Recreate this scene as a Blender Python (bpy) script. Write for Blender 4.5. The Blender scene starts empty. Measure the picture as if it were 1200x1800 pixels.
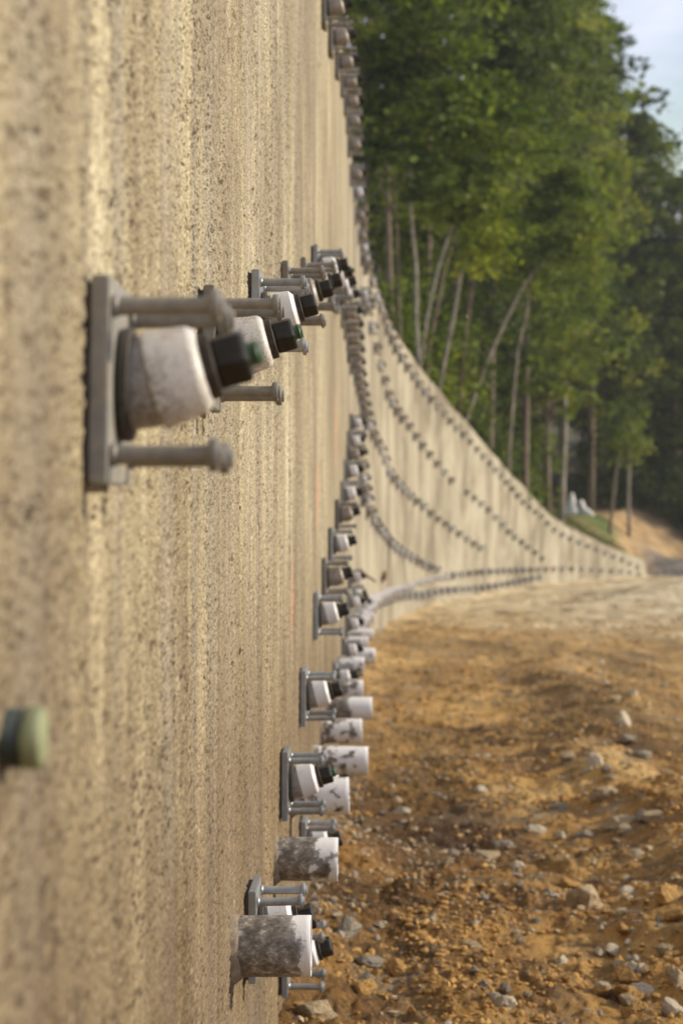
import bpy, bmesh, math, random
import numpy as np
from mathutils import Vector, Matrix, Euler

random.seed(7)
rng = np.random.default_rng(11)
S = bpy.context.scene
C = S.collection
R = math.radians

# ------------------------------------------------------------------ camera
FPX, HOR, CX, U = 3420.0, 470.0, 600.0, 1.5      # focal length in photo pixels, eye level, centre column, anchor spacing in m
cam_d = bpy.data.cameras.new('camera')
cam = bpy.data.objects.new('camera', cam_d)
C.objects.link(cam)
cam.location = (0, 0, 0)
cam.rotation_euler = (R(90), 0, 0)
cam_d.sensor_fit = 'VERTICAL'
cam_d.sensor_height = 36
cam_d.sensor_width = 24
cam_d.lens = 36 * FPX / 1800
cam_d.shift_y = -(900 - HOR) / 1800
cam_d.clip_start = 0.05
cam_d.clip_end = 3000
cam_d.dof.use_dof = True
cam_d.dof.focus_distance = 4.6
cam_d.dof.aperture_fstop = 4.6
S.camera = cam

# ------------------------------------------------------------------ light
SUN_EL, SUN_AZ = 21.0, 82.0      # azimuth measured from +Y (along the wall) towards +X (out from the wall)
w = bpy.data.worlds.new('World')
S.world = w
w.use_nodes = True
nt = w.node_tree
nt.nodes.clear()
wo = nt.nodes.new('ShaderNodeOutputWorld')
bg = nt.nodes.new('ShaderNodeBackground')
sky = nt.nodes.new('ShaderNodeTexSky')
sky.sky_type = 'NISHITA'
sky.sun_disc = False
sky.sun_elevation = R(SUN_EL)
sky.sun_rotation = R(SUN_AZ)
sky.air_density = 1.0
sky.dust_density = 0.3
sky.ozone_density = 2.2
tc = nt.nodes.new('ShaderNodeTexCoord')
mp = nt.nodes.new('ShaderNodeMapping')
mp.inputs['Scale'].default_value = (1.0, 1.0, 2.2)
mp.inputs['Location'].default_value = (0.3, 0.0, 0.25)
cn = nt.nodes.new('ShaderNodeTexNoise')
cn.inputs['Scale'].default_value = 5.0
cn.inputs['Detail'].default_value = 7
cn.inputs['Roughness'].default_value = 0.52
cr = nt.nodes.new('ShaderNodeValToRGB')
cr.color_ramp.elements[0].position = 0.30
cr.color_ramp.elements[1].position = 0.59
cm = nt.nodes.new('ShaderNodeMix')
cm.data_type = 'RGBA'
cm.inputs[7].default_value = (7.4, 7.6, 8.9, 1)
nt.links.new(tc.outputs['Generated'], mp.inputs['Vector'])
nt.links.new(mp.outputs['Vector'], cn.inputs['Vector'])
nt.links.new(cn.outputs['Fac'], cr.inputs['Fac'])
nt.links.new(cr.outputs['Color'], cm.inputs[0])
nt.links.new(sky.outputs['Color'], cm.inputs[6])
nt.links.new(cm.outputs[2], bg.inputs['Color'])
bg.inputs['Strength'].default_value = 0.13
nt.links.new(bg.outputs[0], wo.inputs['Surface'])

sl = bpy.data.lights.new('sun', 'SUN')
sl.energy = 5.0
sl.angle = R(0.53)
sl.color = (1.0, 0.885, 0.69)
sun = bpy.data.objects.new('sun', sl)
C.objects.link(sun)
sd = Vector((math.sin(R(SUN_AZ)) * math.cos(R(SUN_EL)), math.cos(R(SUN_AZ)) * math.cos(R(SUN_EL)), math.sin(R(SUN_EL))))
sun.rotation_euler = sd.to_track_quat('Z', 'Y').to_euler()
sun.location = sd * 60

S.view_settings.view_transform = 'Standard'
S.view_settings.look = 'None'
S.view_settings.gamma = 1.0
S.view_settings.exposure = 0.0
S.view_settings.use_curve_mapping = False
S.render.engine = 'CYCLES'
S.cycles.max_bounces = 6
S.cycles.transparent_max_bounces = 8

# ------------------------------------------------------------------ node material helpers
def new_mat(name):
    m = bpy.data.materials.new(name)
    m.use_nodes = True
    n = m.node_tree.nodes
    n.clear()
    out = n.new('ShaderNodeOutputMaterial')
    b = n.new('ShaderNodeBsdfPrincipled')
    m.node_tree.links.new(b.outputs[0], out.inputs['Surface'])
    return m, m.node_tree, b, out

def N(t, kind, **kw):
    n = t.nodes.new('ShaderNode' + kind)
    for k, v in kw.items():
        if k in n.inputs:
            n.inputs[k].default_value = v
        else:
            setattr(n, k, v)
    return n

def coords(t, scale=(1, 1, 1), out='Object', loc=(0, 0, 0)):
    c = N(t, 'TexCoord')
    m = N(t, 'Mapping')
    m.inputs['Scale'].default_value = scale
    m.inputs['Location'].default_value = loc
    t.links.new(c.outputs[out], m.inputs['Vector'])
    return m.outputs['Vector']

def noise(t, vec, scale, detail=5, rough=0.55):
    n = N(t, 'TexNoise')
    n.inputs['Scale'].default_value = scale
    n.inputs['Detail'].default_value = detail
    n.inputs['Roughness'].default_value = rough
    t.links.new(vec, n.inputs['Vector'])
    return n.outputs['Fac']

def ramp(t, fac, stops):
    r = N(t, 'ValToRGB')
    cr = r.color_ramp
    while len(cr.elements) < len(stops):
        cr.elements.new(0.5)
    for e, (p, c) in zip(cr.elements, stops):
        e.position = p
        e.color = (c[0], c[1], c[2], 1) if hasattr(c, '__len__') else (c, c, c, 1)
    t.links.new(fac, r.inputs['Fac'])
    return r.outputs['Color']

def mix(t, fac, a, b, blend='MIX'):
    m = N(t, 'Mix')
    m.data_type = 'RGBA'
    m.blend_type = blend
    for sock, v in ((0, fac), (6, a), (7, b)):
        if hasattr(v, 'links') or isinstance(v, bpy.types.NodeSocket):
            t.links.new(v, m.inputs[sock])
        elif hasattr(v, '__len__'):
            m.inputs[sock].default_value = (v[0], v[1], v[2], 1)
        else:
            m.inputs[sock].default_value = v
    return m.outputs[2]

def math_(t, op, a, b=0.0, c=None, clamp=False):
    m = N(t, 'Math')
    m.operation = op
    m.use_clamp = clamp
    for i, v in enumerate((a, b, c)):
        if v is None:
            continue
        if isinstance(v, bpy.types.NodeSocket):
            t.links.new(v, m.inputs[i])
        else:
            m.inputs[i].default_value = v
    return m.outputs[0]

def bump(t, b, height, strength, dist):
    n = N(t, 'Bump')
    n.inputs['Strength'].default_value = strength
    n.inputs['Distance'].default_value = dist
    t.links.new(height, n.inputs['Height'])
    t.links.new(n.outputs['Normal'], b.inputs['Normal'])

def attr(t, name):
    a = N(t, 'Attribute')
    a.attribute_name = name
    return a

# ------------------------------------------------------------------ numpy noise
def _hash(ix, iy, seed):
    h = (ix.astype(np.int64) * 374761393 + iy.astype(np.int64) * 668265263 + seed * 1442695041) & 0xffffffff
    h = ((h ^ (h >> 13)) * 1274126177) & 0xffffffff
    h = h ^ (h >> 16)
    return (h & 0xffffff) / float(0xffffff)

def vnoise(x, y, seed=0):
    ix, iy = np.floor(x), np.floor(y)
    fx, fy = x - ix, y - iy
    fx = fx * fx * (3 - 2 * fx)
    fy = fy * fy * (3 - 2 * fy)
    a, b = _hash(ix, iy, seed), _hash(ix + 1, iy, seed)
    c, d = _hash(ix, iy + 1, seed), _hash(ix + 1, iy + 1, seed)
    return (a * (1 - fx) + b * fx) * (1 - fy) + (c * (1 - fx) + d * fx) * fy

def fbm(x, y, octaves=4, seed=0, gain=0.5):
    v, amp, tot = 0, 1.0, 0.0
    for o in range(octaves):
        v = v + amp * vnoise(x * 2 ** o + 17.3 * o, y * 2 ** o - 9.1 * o, seed + o)
        tot += amp
        amp *= gain
    return v / tot * 2 - 1

def sstep(a, b, x):
    t = np.clip((x - a) / (b - a), 0, 1)
    return t * t * (3 - 2 * t)

def pchip(xs, ys):
    xs, ys = np.array(xs, float), np.array(ys, float)
    h = np.diff(xs)
    dl = np.diff(ys) / h
    m = np.zeros_like(xs)
    m[0], m[-1] = dl[0], dl[-1]
    for i in range(1, len(xs) - 1):
        m[i] = (dl[i - 1] * h[i] + dl[i] * h[i - 1]) / (h[i] + h[i - 1])
    def f(x):
        x = np.asarray(x, float)
        i = np.clip(np.searchsorted(xs, x) - 1, 0, len(h) - 1)
        t = (x - xs[i]) / h[i]
        lo = x < xs[0]
        hi = x > xs[-1]
        tt = np.clip(t, 0, 1)
        v = ((2 * tt**3 - 3 * tt**2 + 1) * ys[i] + (tt**3 - 2 * tt**2 + tt) * h[i] * m[i]
             + (-2 * tt**3 + 3 * tt**2) * ys[i + 1] + (tt**3 - tt**2) * h[i] * m[i + 1])
        v = np.where(lo, ys[0] + (x - xs[0]) * m[0], v)
        return np.where(hi, ys[-1] + (x - xs[-1]) * m[-1], v)
    return f

# ------------------------------------------------------------------ the plan of the wall (survey tables, in units of the anchor spacing)
K = U / FPX
WD = [-4, 1.5, 3.5, 4.5, 5.5, 6.5, 7.5, 8.5, 10.5, 12.5, 14.5, 17.5, 20.5, 23.5, 26, 29, 35, 44, 53, 65]
WX = [-869, -649, -560, -480, -405, -328, -262, -187, -21, 100, 217, 470, 830, 1457, 2080, 3074, 5950, 11968, 19386, 34775]
_fx = pchip(WD, WX)
def wallX(Y):
    return _fx(np.asarray(Y, float) / U) * K
def wall_angle(Y):
    return math.atan2(float(wallX(Y + 0.2) - wallX(Y - 0.2)), 0.4)
_dd = np.linspace(0.6, 66, 4000)
_pp = CX + _fx(_dd) / _dd
def d_at(px):
    return float(np.interp(px, _pp, _dd))
WALL_END = 65 * U

def far_table(points, shift=250):
    """turn a surveyed line (column, row) on the far wall into height against distance"""
    out = []
    for px, py in points:
        d = d_at(px)
        d = d_at(px - shift / d)
        out.append((d, (py - HOR) * d))
    return out

def line_fn(near, far=(), shift=250):
    pts = list(near) + far_table(far, shift)
    pts.sort()
    xs = [p[0] for p in pts]
    ys = [p[1] for p in pts]
    return lambda d: -np.interp(d, xs, ys) * K

zbase = lambda Y: -(485 * np.asarray(Y, float) / U + 4000) * K
top_far = [(662, 508), (682, 553), (696, 579), (730, 635), (772, 686), (815, 737), (857, 788), (900, 834), (918, 853), (965, 903), (980, 914), (1017, 936), (1072, 962), (1118, 980), (1135, 987)]
_ztop = line_fn([(-6, -4300), (11, -4300), (12.5, -4050), (14.5, -3150), (17.5, -1700), (20.5, -700), (22, 250)], top_far, 0)
ztop = lambda Y: _ztop(np.asarray(Y, float) / U)

# ------------------------------------------------------------------ mesh helpers
def grid_mesh(name, P, attrs=None, smooth=True):
    """P: (rows, cols, 3)"""
    r, c = P.shape[:2]
    me = bpy.data.meshes.new(name)
    idx = np.arange(r * c).reshape(r, c)
    q = np.stack([idx[:-1, :-1], idx[:-1, 1:], idx[1:, 1:], idx[1:, :-1]], -1).reshape(-1, 4)
    me.vertices.add(r * c)
    me.vertices.foreach_set('co', P.reshape(-1).astype(np.float32))
    me.loops.add(q.size)
    me.loops.foreach_set('vertex_index', q.reshape(-1).astype(np.int32))
    me.polygons.add(len(q))
    me.polygons.foreach_set('loop_start', (np.arange(len(q)) * 4).astype(np.int32))
    me.polygons.foreach_set('loop_total', np.full(len(q), 4, np.int32))
    me.polygons.foreach_set('use_smooth', np.full(len(q), smooth, bool))
    me.update(calc_edges=True)
    for k, v in (attrs or {}).items():
        a = me.attributes.new(k, 'FLOAT', 'POINT')
        a.data.foreach_set('value', v.reshape(-1).astype(np.float32))
    return me

def poly_mesh(name, V, F, smooth=False):
    me = bpy.data.meshes.new(name)
    V, F = np.asarray(V, np.float32), np.asarray(F, np.int32)
    me.vertices.add(len(V))
    me.vertices.foreach_set('co', V.reshape(-1))
    me.loops.add(F.size)
    me.loops.foreach_set('vertex_index', F.reshape(-1))
    me.polygons.add(len(F))
    me.polygons.foreach_set('loop_start', (np.arange(len(F)) * F.shape[1]).astype(np.int32))
    me.polygons.foreach_set('loop_total', np.full(len(F), F.shape[1], np.int32))
    me.polygons.foreach_set('use_smooth', np.full(len(F), smooth, bool))
    me.update(calc_edges=True)
    return me

def link(name, me, mat=None, parent=None, kind=None):
    o = bpy.data.objects.new(name, me)
    C.objects.link(o)
    if mat is not None and me is not None:
        if not me.materials:
            me.materials.append(mat)
    if parent is not None:
        o.parent = parent
    if kind:
        o['kind'] = kind
    return o

def tag(o, label, cat, group=None):
    o['label'] = label
    o['category'] = cat
    if group:
        o['group'] = group
    return o

def thing(name, label, cat, loc=(0, 0, 0), group=None):
    o = bpy.data.objects.new(name, None)
    o.empty_display_size = 0.1
    C.objects.link(o)
    o.location = loc
    return tag(o, label, cat, group)

def lathe(profile, seg=28, axis='X', caps=True, smooth=True):
    """profile: list of (along, radius); revolved about X"""
    bm = bmesh.new()
    rings = []
    for a, r in profile:
        rings.append([bm.verts.new((a, r * math.cos(2 * math.pi * k / seg), r * math.sin(2 * math.pi * k / seg))) for k in range(seg)])
    for i in range(len(rings) - 1):
        for k in range(seg):
            f = bm.faces.new((rings[i][k], rings[i + 1][k], rings[i + 1][(k + 1) % seg], rings[i][(k + 1) % seg]))
            f.smooth = smooth
    if caps:
        bm.faces.new(rings[0])
        bm.faces.new(list(reversed(rings[-1])))
    bmesh.ops.recalc_face_normals(bm, faces=bm.faces)
    return bm

def done(bm, name):
    me = bpy.data.meshes.new(name)
    bm.to_mesh(me)
    bm.free()
    return me

def mark_sharp(me, ang=35):
    me.set_sharp_from_angle(angle=R(ang))
    return me

def tube(points, radii, seg=8):
    bm = bmesh.new()
    rings = []
    pts = [Vector(p) for p in points]
    for i, p in enumerate(pts):
        t = (pts[min(i + 1, len(pts) - 1)] - pts[max(i - 1, 0)]).normalized()
        a = t.cross(Vector((0.31, 0.95, 0.1))).normalized()
        b = t.cross(a)
        rings.append([bm.verts.new(p + (a * math.cos(2 * math.pi * k / seg) + b * math.sin(2 * math.pi * k / seg)) * radii[i]) for k in range(seg)])
    for i in range(len(rings) - 1):
        for k in range(seg):
            f = bm.faces.new((rings[i][k], rings[i][(k + 1) % seg], rings[i + 1][(k + 1) % seg], rings[i + 1][k]))
            f.smooth = True
    bm.faces.new(rings[0])
    bm.faces.new(rings[-1])
    bmesh.ops.recalc_face_normals(bm, faces=bm.faces)
    return bm

# ------------------------------------------------------------------ materials
def mat_wall():
    m, t, b, _ = new_mat('shotcrete')
    v = coords(t)
    vs = coords(t, (1, 0.32, 1))
    n1 = noise(t, coords(t, (1, 1.5, 0.42)), 2.0, 7, 0.62)
    col = ramp(t, n1, [(0.30, (0.22, 0.18, 0.115)), (0.44, (0.325, 0.28, 0.18)), (0.56, (0.41, 0.36, 0.24)), (0.70, (0.53, 0.475, 0.34))])
    # grey cement bands
    n2 = noise(t, coords(t, (1, 2.4, 0.12), loc=(3, 1, 7)), 2.0, 4, 0.5)
    col = mix(t, ramp(t, n2, [(0.48, 0.0), (0.60, 0.65)]), col, (0.27, 0.245, 0.20))
    # sparse deep blow holes, their inner shade painted as dark colour
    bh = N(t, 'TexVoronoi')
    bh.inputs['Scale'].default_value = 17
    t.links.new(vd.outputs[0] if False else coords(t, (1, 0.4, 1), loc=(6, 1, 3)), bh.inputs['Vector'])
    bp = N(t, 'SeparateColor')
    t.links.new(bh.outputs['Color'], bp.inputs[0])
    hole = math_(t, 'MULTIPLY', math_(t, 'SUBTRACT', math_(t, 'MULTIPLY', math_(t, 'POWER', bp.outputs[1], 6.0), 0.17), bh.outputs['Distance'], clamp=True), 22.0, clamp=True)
    # broad stains
    bs = noise(t, coords(t, (1, 0.7, 0.55), loc=(8, 2, 4)), 1.5, 7, 0.68)
    col = mix(t, ramp(t, bs, [(0.36, 0.5), (0.50, 0.0)]), col, (0.17, 0.135, 0.09))
    # narrow run-down streaks
    rs = noise(t, coords(t, (1, 5.5, 0.30), loc=(3, 8, 1)), 2.4, 6, 0.7)
    col = mix(t, ramp(t, rs, [(0.34, 0.6), (0.46, 0.0)]), col, (0.19, 0.15, 0.10))
    col = mix(t, ramp(t, rs, [(0.56, 0.0), (0.68, 0.5)]), col, (0.52, 0.46, 0.33))
    # damp brown lower part
    sx = N(t, 'SeparateXYZ')
    t.links.new(v, sx.inputs[0])
    zz = math_(t, 'ADD', sx.outputs['Z'], math_(t, 'MULTIPLY', noise(t, coords(t, (1, 0.8, 0.8), loc=(1, 5, 2)), 1.2, 4), 1.1))
    zz = math_(t, 'ADD', zz, math_(t, 'MULTIPLY', sx.outputs['Y'], 0.168))
    low = math_(t, 'MULTIPLY', ramp(t, math_(t, 'MULTIPLY_ADD', zz, 0.4, 0.5), [(0.50, 1.0), (0.88, 0.0)]), 1.0)
    col = mix(t, low, col, (0.52, 0.44, 0.38), 'MULTIPLY')
    # grit: light and dark aggregate
    g1 = noise(t, vs, 190, 4, 0.7)
    col = mix(t, 0.8, col, ramp(t, g1, [(0.38, (0.40, 0.36, 0.30)), (0.49, (1.0, 1.0, 1.0)), (0.62, (1.6, 1.55, 1.42))]), 'MULTIPLY')
    g2 = noise(t, vs, 48, 4, 0.7)
    col = mix(t, ramp(t, g2, [(0.57, 0.0), (0.66, 0.35)]), col, (0.13, 0.10, 0.065))
    col = mix(t, ramp(t, noise(t, coords(t, (1, 0.3, 1), loc=(4, 4, 4)), 60, 3, 0.6), [(0.64, 0.0), (0.72, 0.35)]), col, (0.66, 0.58, 0.44))
    # pits, the shade inside each one painted into the colour
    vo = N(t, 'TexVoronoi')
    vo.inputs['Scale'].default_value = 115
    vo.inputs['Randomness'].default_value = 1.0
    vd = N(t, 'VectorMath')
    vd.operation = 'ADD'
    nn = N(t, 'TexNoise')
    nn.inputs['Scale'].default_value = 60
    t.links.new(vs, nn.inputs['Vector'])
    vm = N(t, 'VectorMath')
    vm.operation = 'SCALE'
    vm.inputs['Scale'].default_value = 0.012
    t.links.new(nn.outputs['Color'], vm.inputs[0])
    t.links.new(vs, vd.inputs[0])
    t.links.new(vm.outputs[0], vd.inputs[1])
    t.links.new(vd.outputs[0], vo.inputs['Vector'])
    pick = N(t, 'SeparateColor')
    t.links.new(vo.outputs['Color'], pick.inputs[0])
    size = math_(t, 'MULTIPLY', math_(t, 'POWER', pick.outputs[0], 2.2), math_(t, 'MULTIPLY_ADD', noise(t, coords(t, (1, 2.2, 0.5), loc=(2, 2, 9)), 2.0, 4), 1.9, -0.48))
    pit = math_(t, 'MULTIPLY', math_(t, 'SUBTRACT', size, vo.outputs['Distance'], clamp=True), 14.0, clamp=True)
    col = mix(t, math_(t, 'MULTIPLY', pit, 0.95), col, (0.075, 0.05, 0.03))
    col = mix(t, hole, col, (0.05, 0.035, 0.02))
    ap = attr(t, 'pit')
    col = mix(t, math_(t, 'MULTIPLY', ap.outputs['Fac'], 0.6), col, (0.09, 0.062, 0.036))  # modelled pits darkened too, shade of the recess put into the colour
    ff = ramp(t, math_(t, 'MULTIPLY', sx.outputs['Y'], 0.01), [(0.14, 0.0), (0.26, 0.88)])
    fc = ramp(t, noise(t, coords(t, (1, 0.30, 0.42), loc=(4, 7, 5)), 1.0, 7, 0.66), [(0.38, (0.20, 0.17, 0.125)), (0.47, (0.33, 0.295, 0.22)), (0.60, (0.45, 0.41, 0.315))])
    col = mix(t, ff, col, fc)
    st = noise(t, coords(t, (0.3, 0.34, 0.10), loc=(2, 7, 5)), 1.6, 7, 0.65)
    col = mix(t, ramp(t, st, [(0.40, 0.55), (0.53, 0.0)]), col, (0.17, 0.135, 0.095))
    # orange spray paint marks
    def spray(y0, z0, sy, sz, loc):
        dy = math_(t, 'DIVIDE', math_(t, 'SUBTRACT', sx.outputs['Y'], y0), sy)
        dz = math_(t, 'DIVIDE', math_(t, 'SUBTRACT', sx.outputs['Z'], z0), sz)
        r = math_(t, 'SQRT', math_(t, 'ADD', math_(t, 'MULTIPLY', dy, dy), math_(t, 'MULTIPLY', dz, dz)))
        k = noise(t, coords(t, (1, 1, 1), loc=loc), 9, 3)
        return math_(t, 'MULTIPLY', math_(t, 'SUBTRACT', math_(t, 'MULTIPLY_ADD', k, 1.6, -0.0), r, clamp=True), 1.0, clamp=True)
    for (y0, z0, sy, sz, loc) in ((7.6, -1.32, 0.26, 0.28, (0, 0, 0)), (10.6, -1.25, 0.4, 0.3, (5, 0, 0)), (14.4, -1.2, 0.5, 0.4, (9, 2, 0)), (80, -12.4, 0.9, 0.28, (2, 2, 0)), (66, -10.6, 0.7, 0.25, (8, 2, 0))):
        col = mix(t, math_(t, 'MULTIPLY', spray(y0, z0, sy, sz, loc), 0.4), col, (0.72, 0.26, 0.12))
    t.links.new(col, b.inputs['Base Color'])
    b.inputs['Roughness'].default_value = 0.92
    b.inputs['Specular IOR Level'].default_value = 0.25
    h = math_(t, 'SUBTRACT', math_(t, 'ADD', math_(t, 'MULTIPLY', g1, 0.5), math_(t, 'MULTIPLY', noise(t, vs, 42, 4, 0.6), 1.2)), math_(t, 'MULTIPLY', math_(t, 'ADD', pit, hole), 1.6))
    bump(t, b, h, 1.0, 0.006)
    return m

def mat_ground():
    m, t, b, _ = new_mat('clay_ground')
    v = coords(t)
    sx = N(t, 'SeparateXYZ')
    t.links.new(v, sx.inputs[0])
    n1 = noise(t, coords(t, (1, 0.45, 1)), 0.9, 8, 0.62)
    col = ramp(t, n1, [(0.34, (0.13, 0.066, 0.028)), (0.46, (0.28, 0.15, 0.047)), (0.54, (0.42, 0.245, 0.076)), (0.66, (0.56, 0.37, 0.15))])
    n2 = noise(t, v, 3.3, 8, 0.68)
    col = mix(t, ramp(t, n2, [(0.42, 0.75), (0.52, 0.0)]), col, (0.13, 0.082, 0.042))
    col = mix(t, ramp(t, noise(t, coords(t, (1, 0.5, 1), loc=(7, 3, 1)), 1.7, 8, 0.65), [(0.54, 0.0), (0.68, 0.75)]), col, (0.29, 0.235, 0.165))
    col = mix(t, ramp(t, noise(t, v, 22, 6, 0.7), [(0.52, 0.0), (0.68, 0.6)]), col, (0.50, 0.35, 0.17))
    col = mix(t, ramp(t, noise(t, coords(t, loc=(2, 9, 1)), 9, 6, 0.7), [(0.60, 0.0), (0.68, 0.7)]), col, (0.36, 0.31, 0.25))
    lf = ramp(t, noise(t, coords(t, (1, 0.5, 1), loc=(11, 3, 1)), 0.55, 5, 0.6), [(0.42, (0.50, 0.48, 0.46)), (0.56, (1.08, 1.06, 1.0))])
    col = mix(t, 1.0, col, lf, 'MULTIPLY')
    pale = ramp(t, math_(t, 'MULTIPLY', math_(t, 'ADD', sx.outputs['Y'], math_(t, 'MULTIPLY', n1, 16)), 0.01), [(0.20, 0.0), (0.50, 0.6)])
    col = mix(t, pale, col, (0.55, 0.38, 0.17))
    # pale sand beyond the clay
    yy = math_(t, 'ADD', sx.outputs['Y'], math_(t, 'MULTIPLY', noise(t, coords(t, (1, 0.5, 1), loc=(3, 3, 3)), 0.35, 7, 0.65), 44))
    yy = math_(t, 'ADD', yy, math_(t, 'MULTIPLY', sx.outputs['X'], 1.8))
    far = ramp(t, math_(t, 'MULTIPLY', yy, 0.01), [(0.65, 0.0), (0.74, 0.7), (0.84, 1.0)])
    sand = ramp(t, noise(t, coords(t, (1, 0.35, 1), loc=(5, 5, 5)), 0.8, 7, 0.6), [(0.34, (0.36, 0.27, 0.155)), (0.5, (0.56, 0.45, 0.28)), (0.66, (0.66, 0.56, 0.38))])
    col = mix(t, far, col, sand)
    t.links.new(col, b.inputs['Base Color'])
    b.inputs['Roughness'].default_value = 0.95
    b.inputs['Specular IOR Level'].default_value = 0.15
    h = math_(t, 'ADD', noise(t, v, 24, 7, 0.7), math_(t, 'MULTIPLY', noise(t, v, 90, 3, 0.6), 0.35))
    bump(t, b, h, 1.0, 0.03)
    return m

def mat_hill():
    m, t, b, _ = new_mat('hillside_soil')
    v = coords(t)
    g = attr(t, 'grass')
    s = ramp(t, noise(t, v, 0.9, 7, 0.6), [(0.3, (0.20, 0.12, 0.06)), (0.5, (0.44, 0.29, 0.14)), (0.7, (0.54, 0.38, 0.20))])
    gr = ramp(t, noise(t, v, 1.2, 7, 0.65), [(0.35, (0.085, 0.085, 0.022)), (0.5, (0.10, 0.145, 0.03)), (0.68, (0.20, 0.19, 0.06))])
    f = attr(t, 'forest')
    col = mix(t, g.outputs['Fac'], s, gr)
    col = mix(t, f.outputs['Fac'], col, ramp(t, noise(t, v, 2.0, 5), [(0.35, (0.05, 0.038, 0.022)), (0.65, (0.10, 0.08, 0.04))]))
    r = attr(t, 'rubble')
    col = mix(t, r.outputs['Fac'], col, ramp(t, noise(t, v, 2.4, 5), [(0.35, (0.09, 0.07, 0.055)), (0.6, (0.26, 0.23, 0.20))]))
    t.links.new(col, b.inputs['Base Color'])
    b.inputs['Roughness'].default_value = 0.95
    bump(t, b, noise(t, v, 8, 6, 0.7), 1.0, 0.08)
    return m

def mat_metal(name, base, dust, dustamt, metal=0.55, rough=0.48, sc=30):
    m, t, b, _ = new_mat(name)
    v = coords(t)
    oi = N(t, 'ObjectInfo')
    n = noise(t, v, sc, 6, 0.65)
    c0 = ramp(t, n, [(0.3, tuple(x * 0.78 for x in base)), (0.7, tuple(min(1, x * 1.18) for x in base))])
    d = ramp(t, noise(t, coords(t, loc=(1, 2, 3)), sc * 1.7, 6, 0.7), [(0.60 - dustamt * 0.3, 0.0), (0.72 - dustamt * 0.1, 1.0)])
    col = mix(t, math_(t, 'MULTIPLY', d, 0.8), c0, dust)
    # each piece weathered a little differently
    col = mix(t, 1.0, col, ramp(t, oi.outputs['Random'], [(0, (0.80, 0.79, 0.77)), (1, (1.1, 1.1, 1.1))]), 'MULTIPLY')
    t.links.new(col, b.inputs['Base Color'])
    t.links.new(math_(t, 'MULTIPLY', math_(t, 'SUBTRACT', 1.0, d), metal), b.inputs['Metallic'])
    b.inputs['Roughness'].default_value = rough
    bump(t, b, math_(t, 'ADD', n, math_(t, 'MULTIPLY', noise(t, v, sc * 9, 3), 0.3)), 0.5, 0.0012)
    return m

def mat_white(name, base, dirt, lo, hi, sc=45, amount=0.9):
    m, t, b, _ = new_mat(name)
    v = coords(t)
    n = noise(t, v, sc * 4.2, 4, 0.7)
    big = noise(t, coords(t, loc=(3, 1, 2)), sc * 0.35, 4, 0.6)
    f = math_(t, 'ADD', n, math_(t, 'MULTIPLY', math_(t, 'SUBTRACT', big, 0.5), 0.55))
    d = math_(t, 'MULTIPLY', ramp(t, f, [(lo, 0.0), (hi, 1.0)]), amount)
    c0 = ramp(t, noise(t, v, sc * 0.8, 3), [(0.3, tuple(x * 0.92 for x in base)), (0.7, base)])
    col = mix(t, d, c0, dirt)
    t.links.new(col, b.inputs['Base Color'])
    b.inputs['Roughness'].default_value = 0.45
    bump(t, b, f, 0.4, 0.001)
    return m

def mat_plain(name, a, c, sc=40, rough=0.6, bs=0.5, bd=0.001, spec=0.5, metal=0.0):
    m, t, b, _ = new_mat(name)
    v = coords(t)
    n = noise(t, v, sc, 6, 0.65)
    t.links.new(ramp(t, n, [(0.3, a), (0.7, c)]), b.inputs['Base Color'])
    b.inputs['Roughness'].default_value = rough
    b.inputs['Specular IOR Level'].default_value = spec
    b.inputs['Metallic'].default_value = metal
    bump(t, b, n, bs, bd)
    return m

def mat_pipe(seed):
    """white PVC with cement grout smeared over the part next to the wall"""
    m, t, b, _ = new_mat('drain_pipe_pvc')
    v = coords(t)
    sx = N(t, 'SeparateXYZ')
    t.links.new(v, sx.inputs[0])
    n = noise(t, coords(t, loc=(seed * 3.1, seed, 0)), 17, 7, 0.62)
    cover = math_(t, 'SUBTRACT', math_(t, 'MULTIPLY_ADD', n, (0.55, 0.9, 1.5, 1.6, 1.5)[seed], (0.56, 0.28, -0.19, -0.24, -0.20)[seed]), math_(t, 'MULTIPLY', sx.outputs['X'], (2.3, 1.6, 0.9, 0.8, 0.9)[seed]))
    mask = ramp(t, cover, [(0.48, 0.0), (0.50, 0.75), (0.58, 1.0)])
    grout = ramp(t, noise(t, coords(t, (1, 1.4, 1.4)), 24, 8, 0.75), [(0.34, (0.06, 0.05, 0.038)), (0.48, (0.14, 0.118, 0.092)), (0.56, (0.27, 0.235, 0.19)), (0.64, (0.58, 0.55, 0.50))])
    pvc = ramp(t, noise(t, v, 6, 4), [(0.3, (0.70, 0.68, 0.66)), (0.7, (0.80, 0.79, 0.78))])
    t.links.new(mix(t, mask, pvc, grout), b.inputs['Base Color'])
    b.inputs['Roughness'].default_value = 0.5
    bump(t, b, math_(t, 'ADD', mask, math_(t, 'MULTIPLY', noise(t, v, 60, 5), 0.7)), 0.7, 0.0025)
    return m

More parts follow.
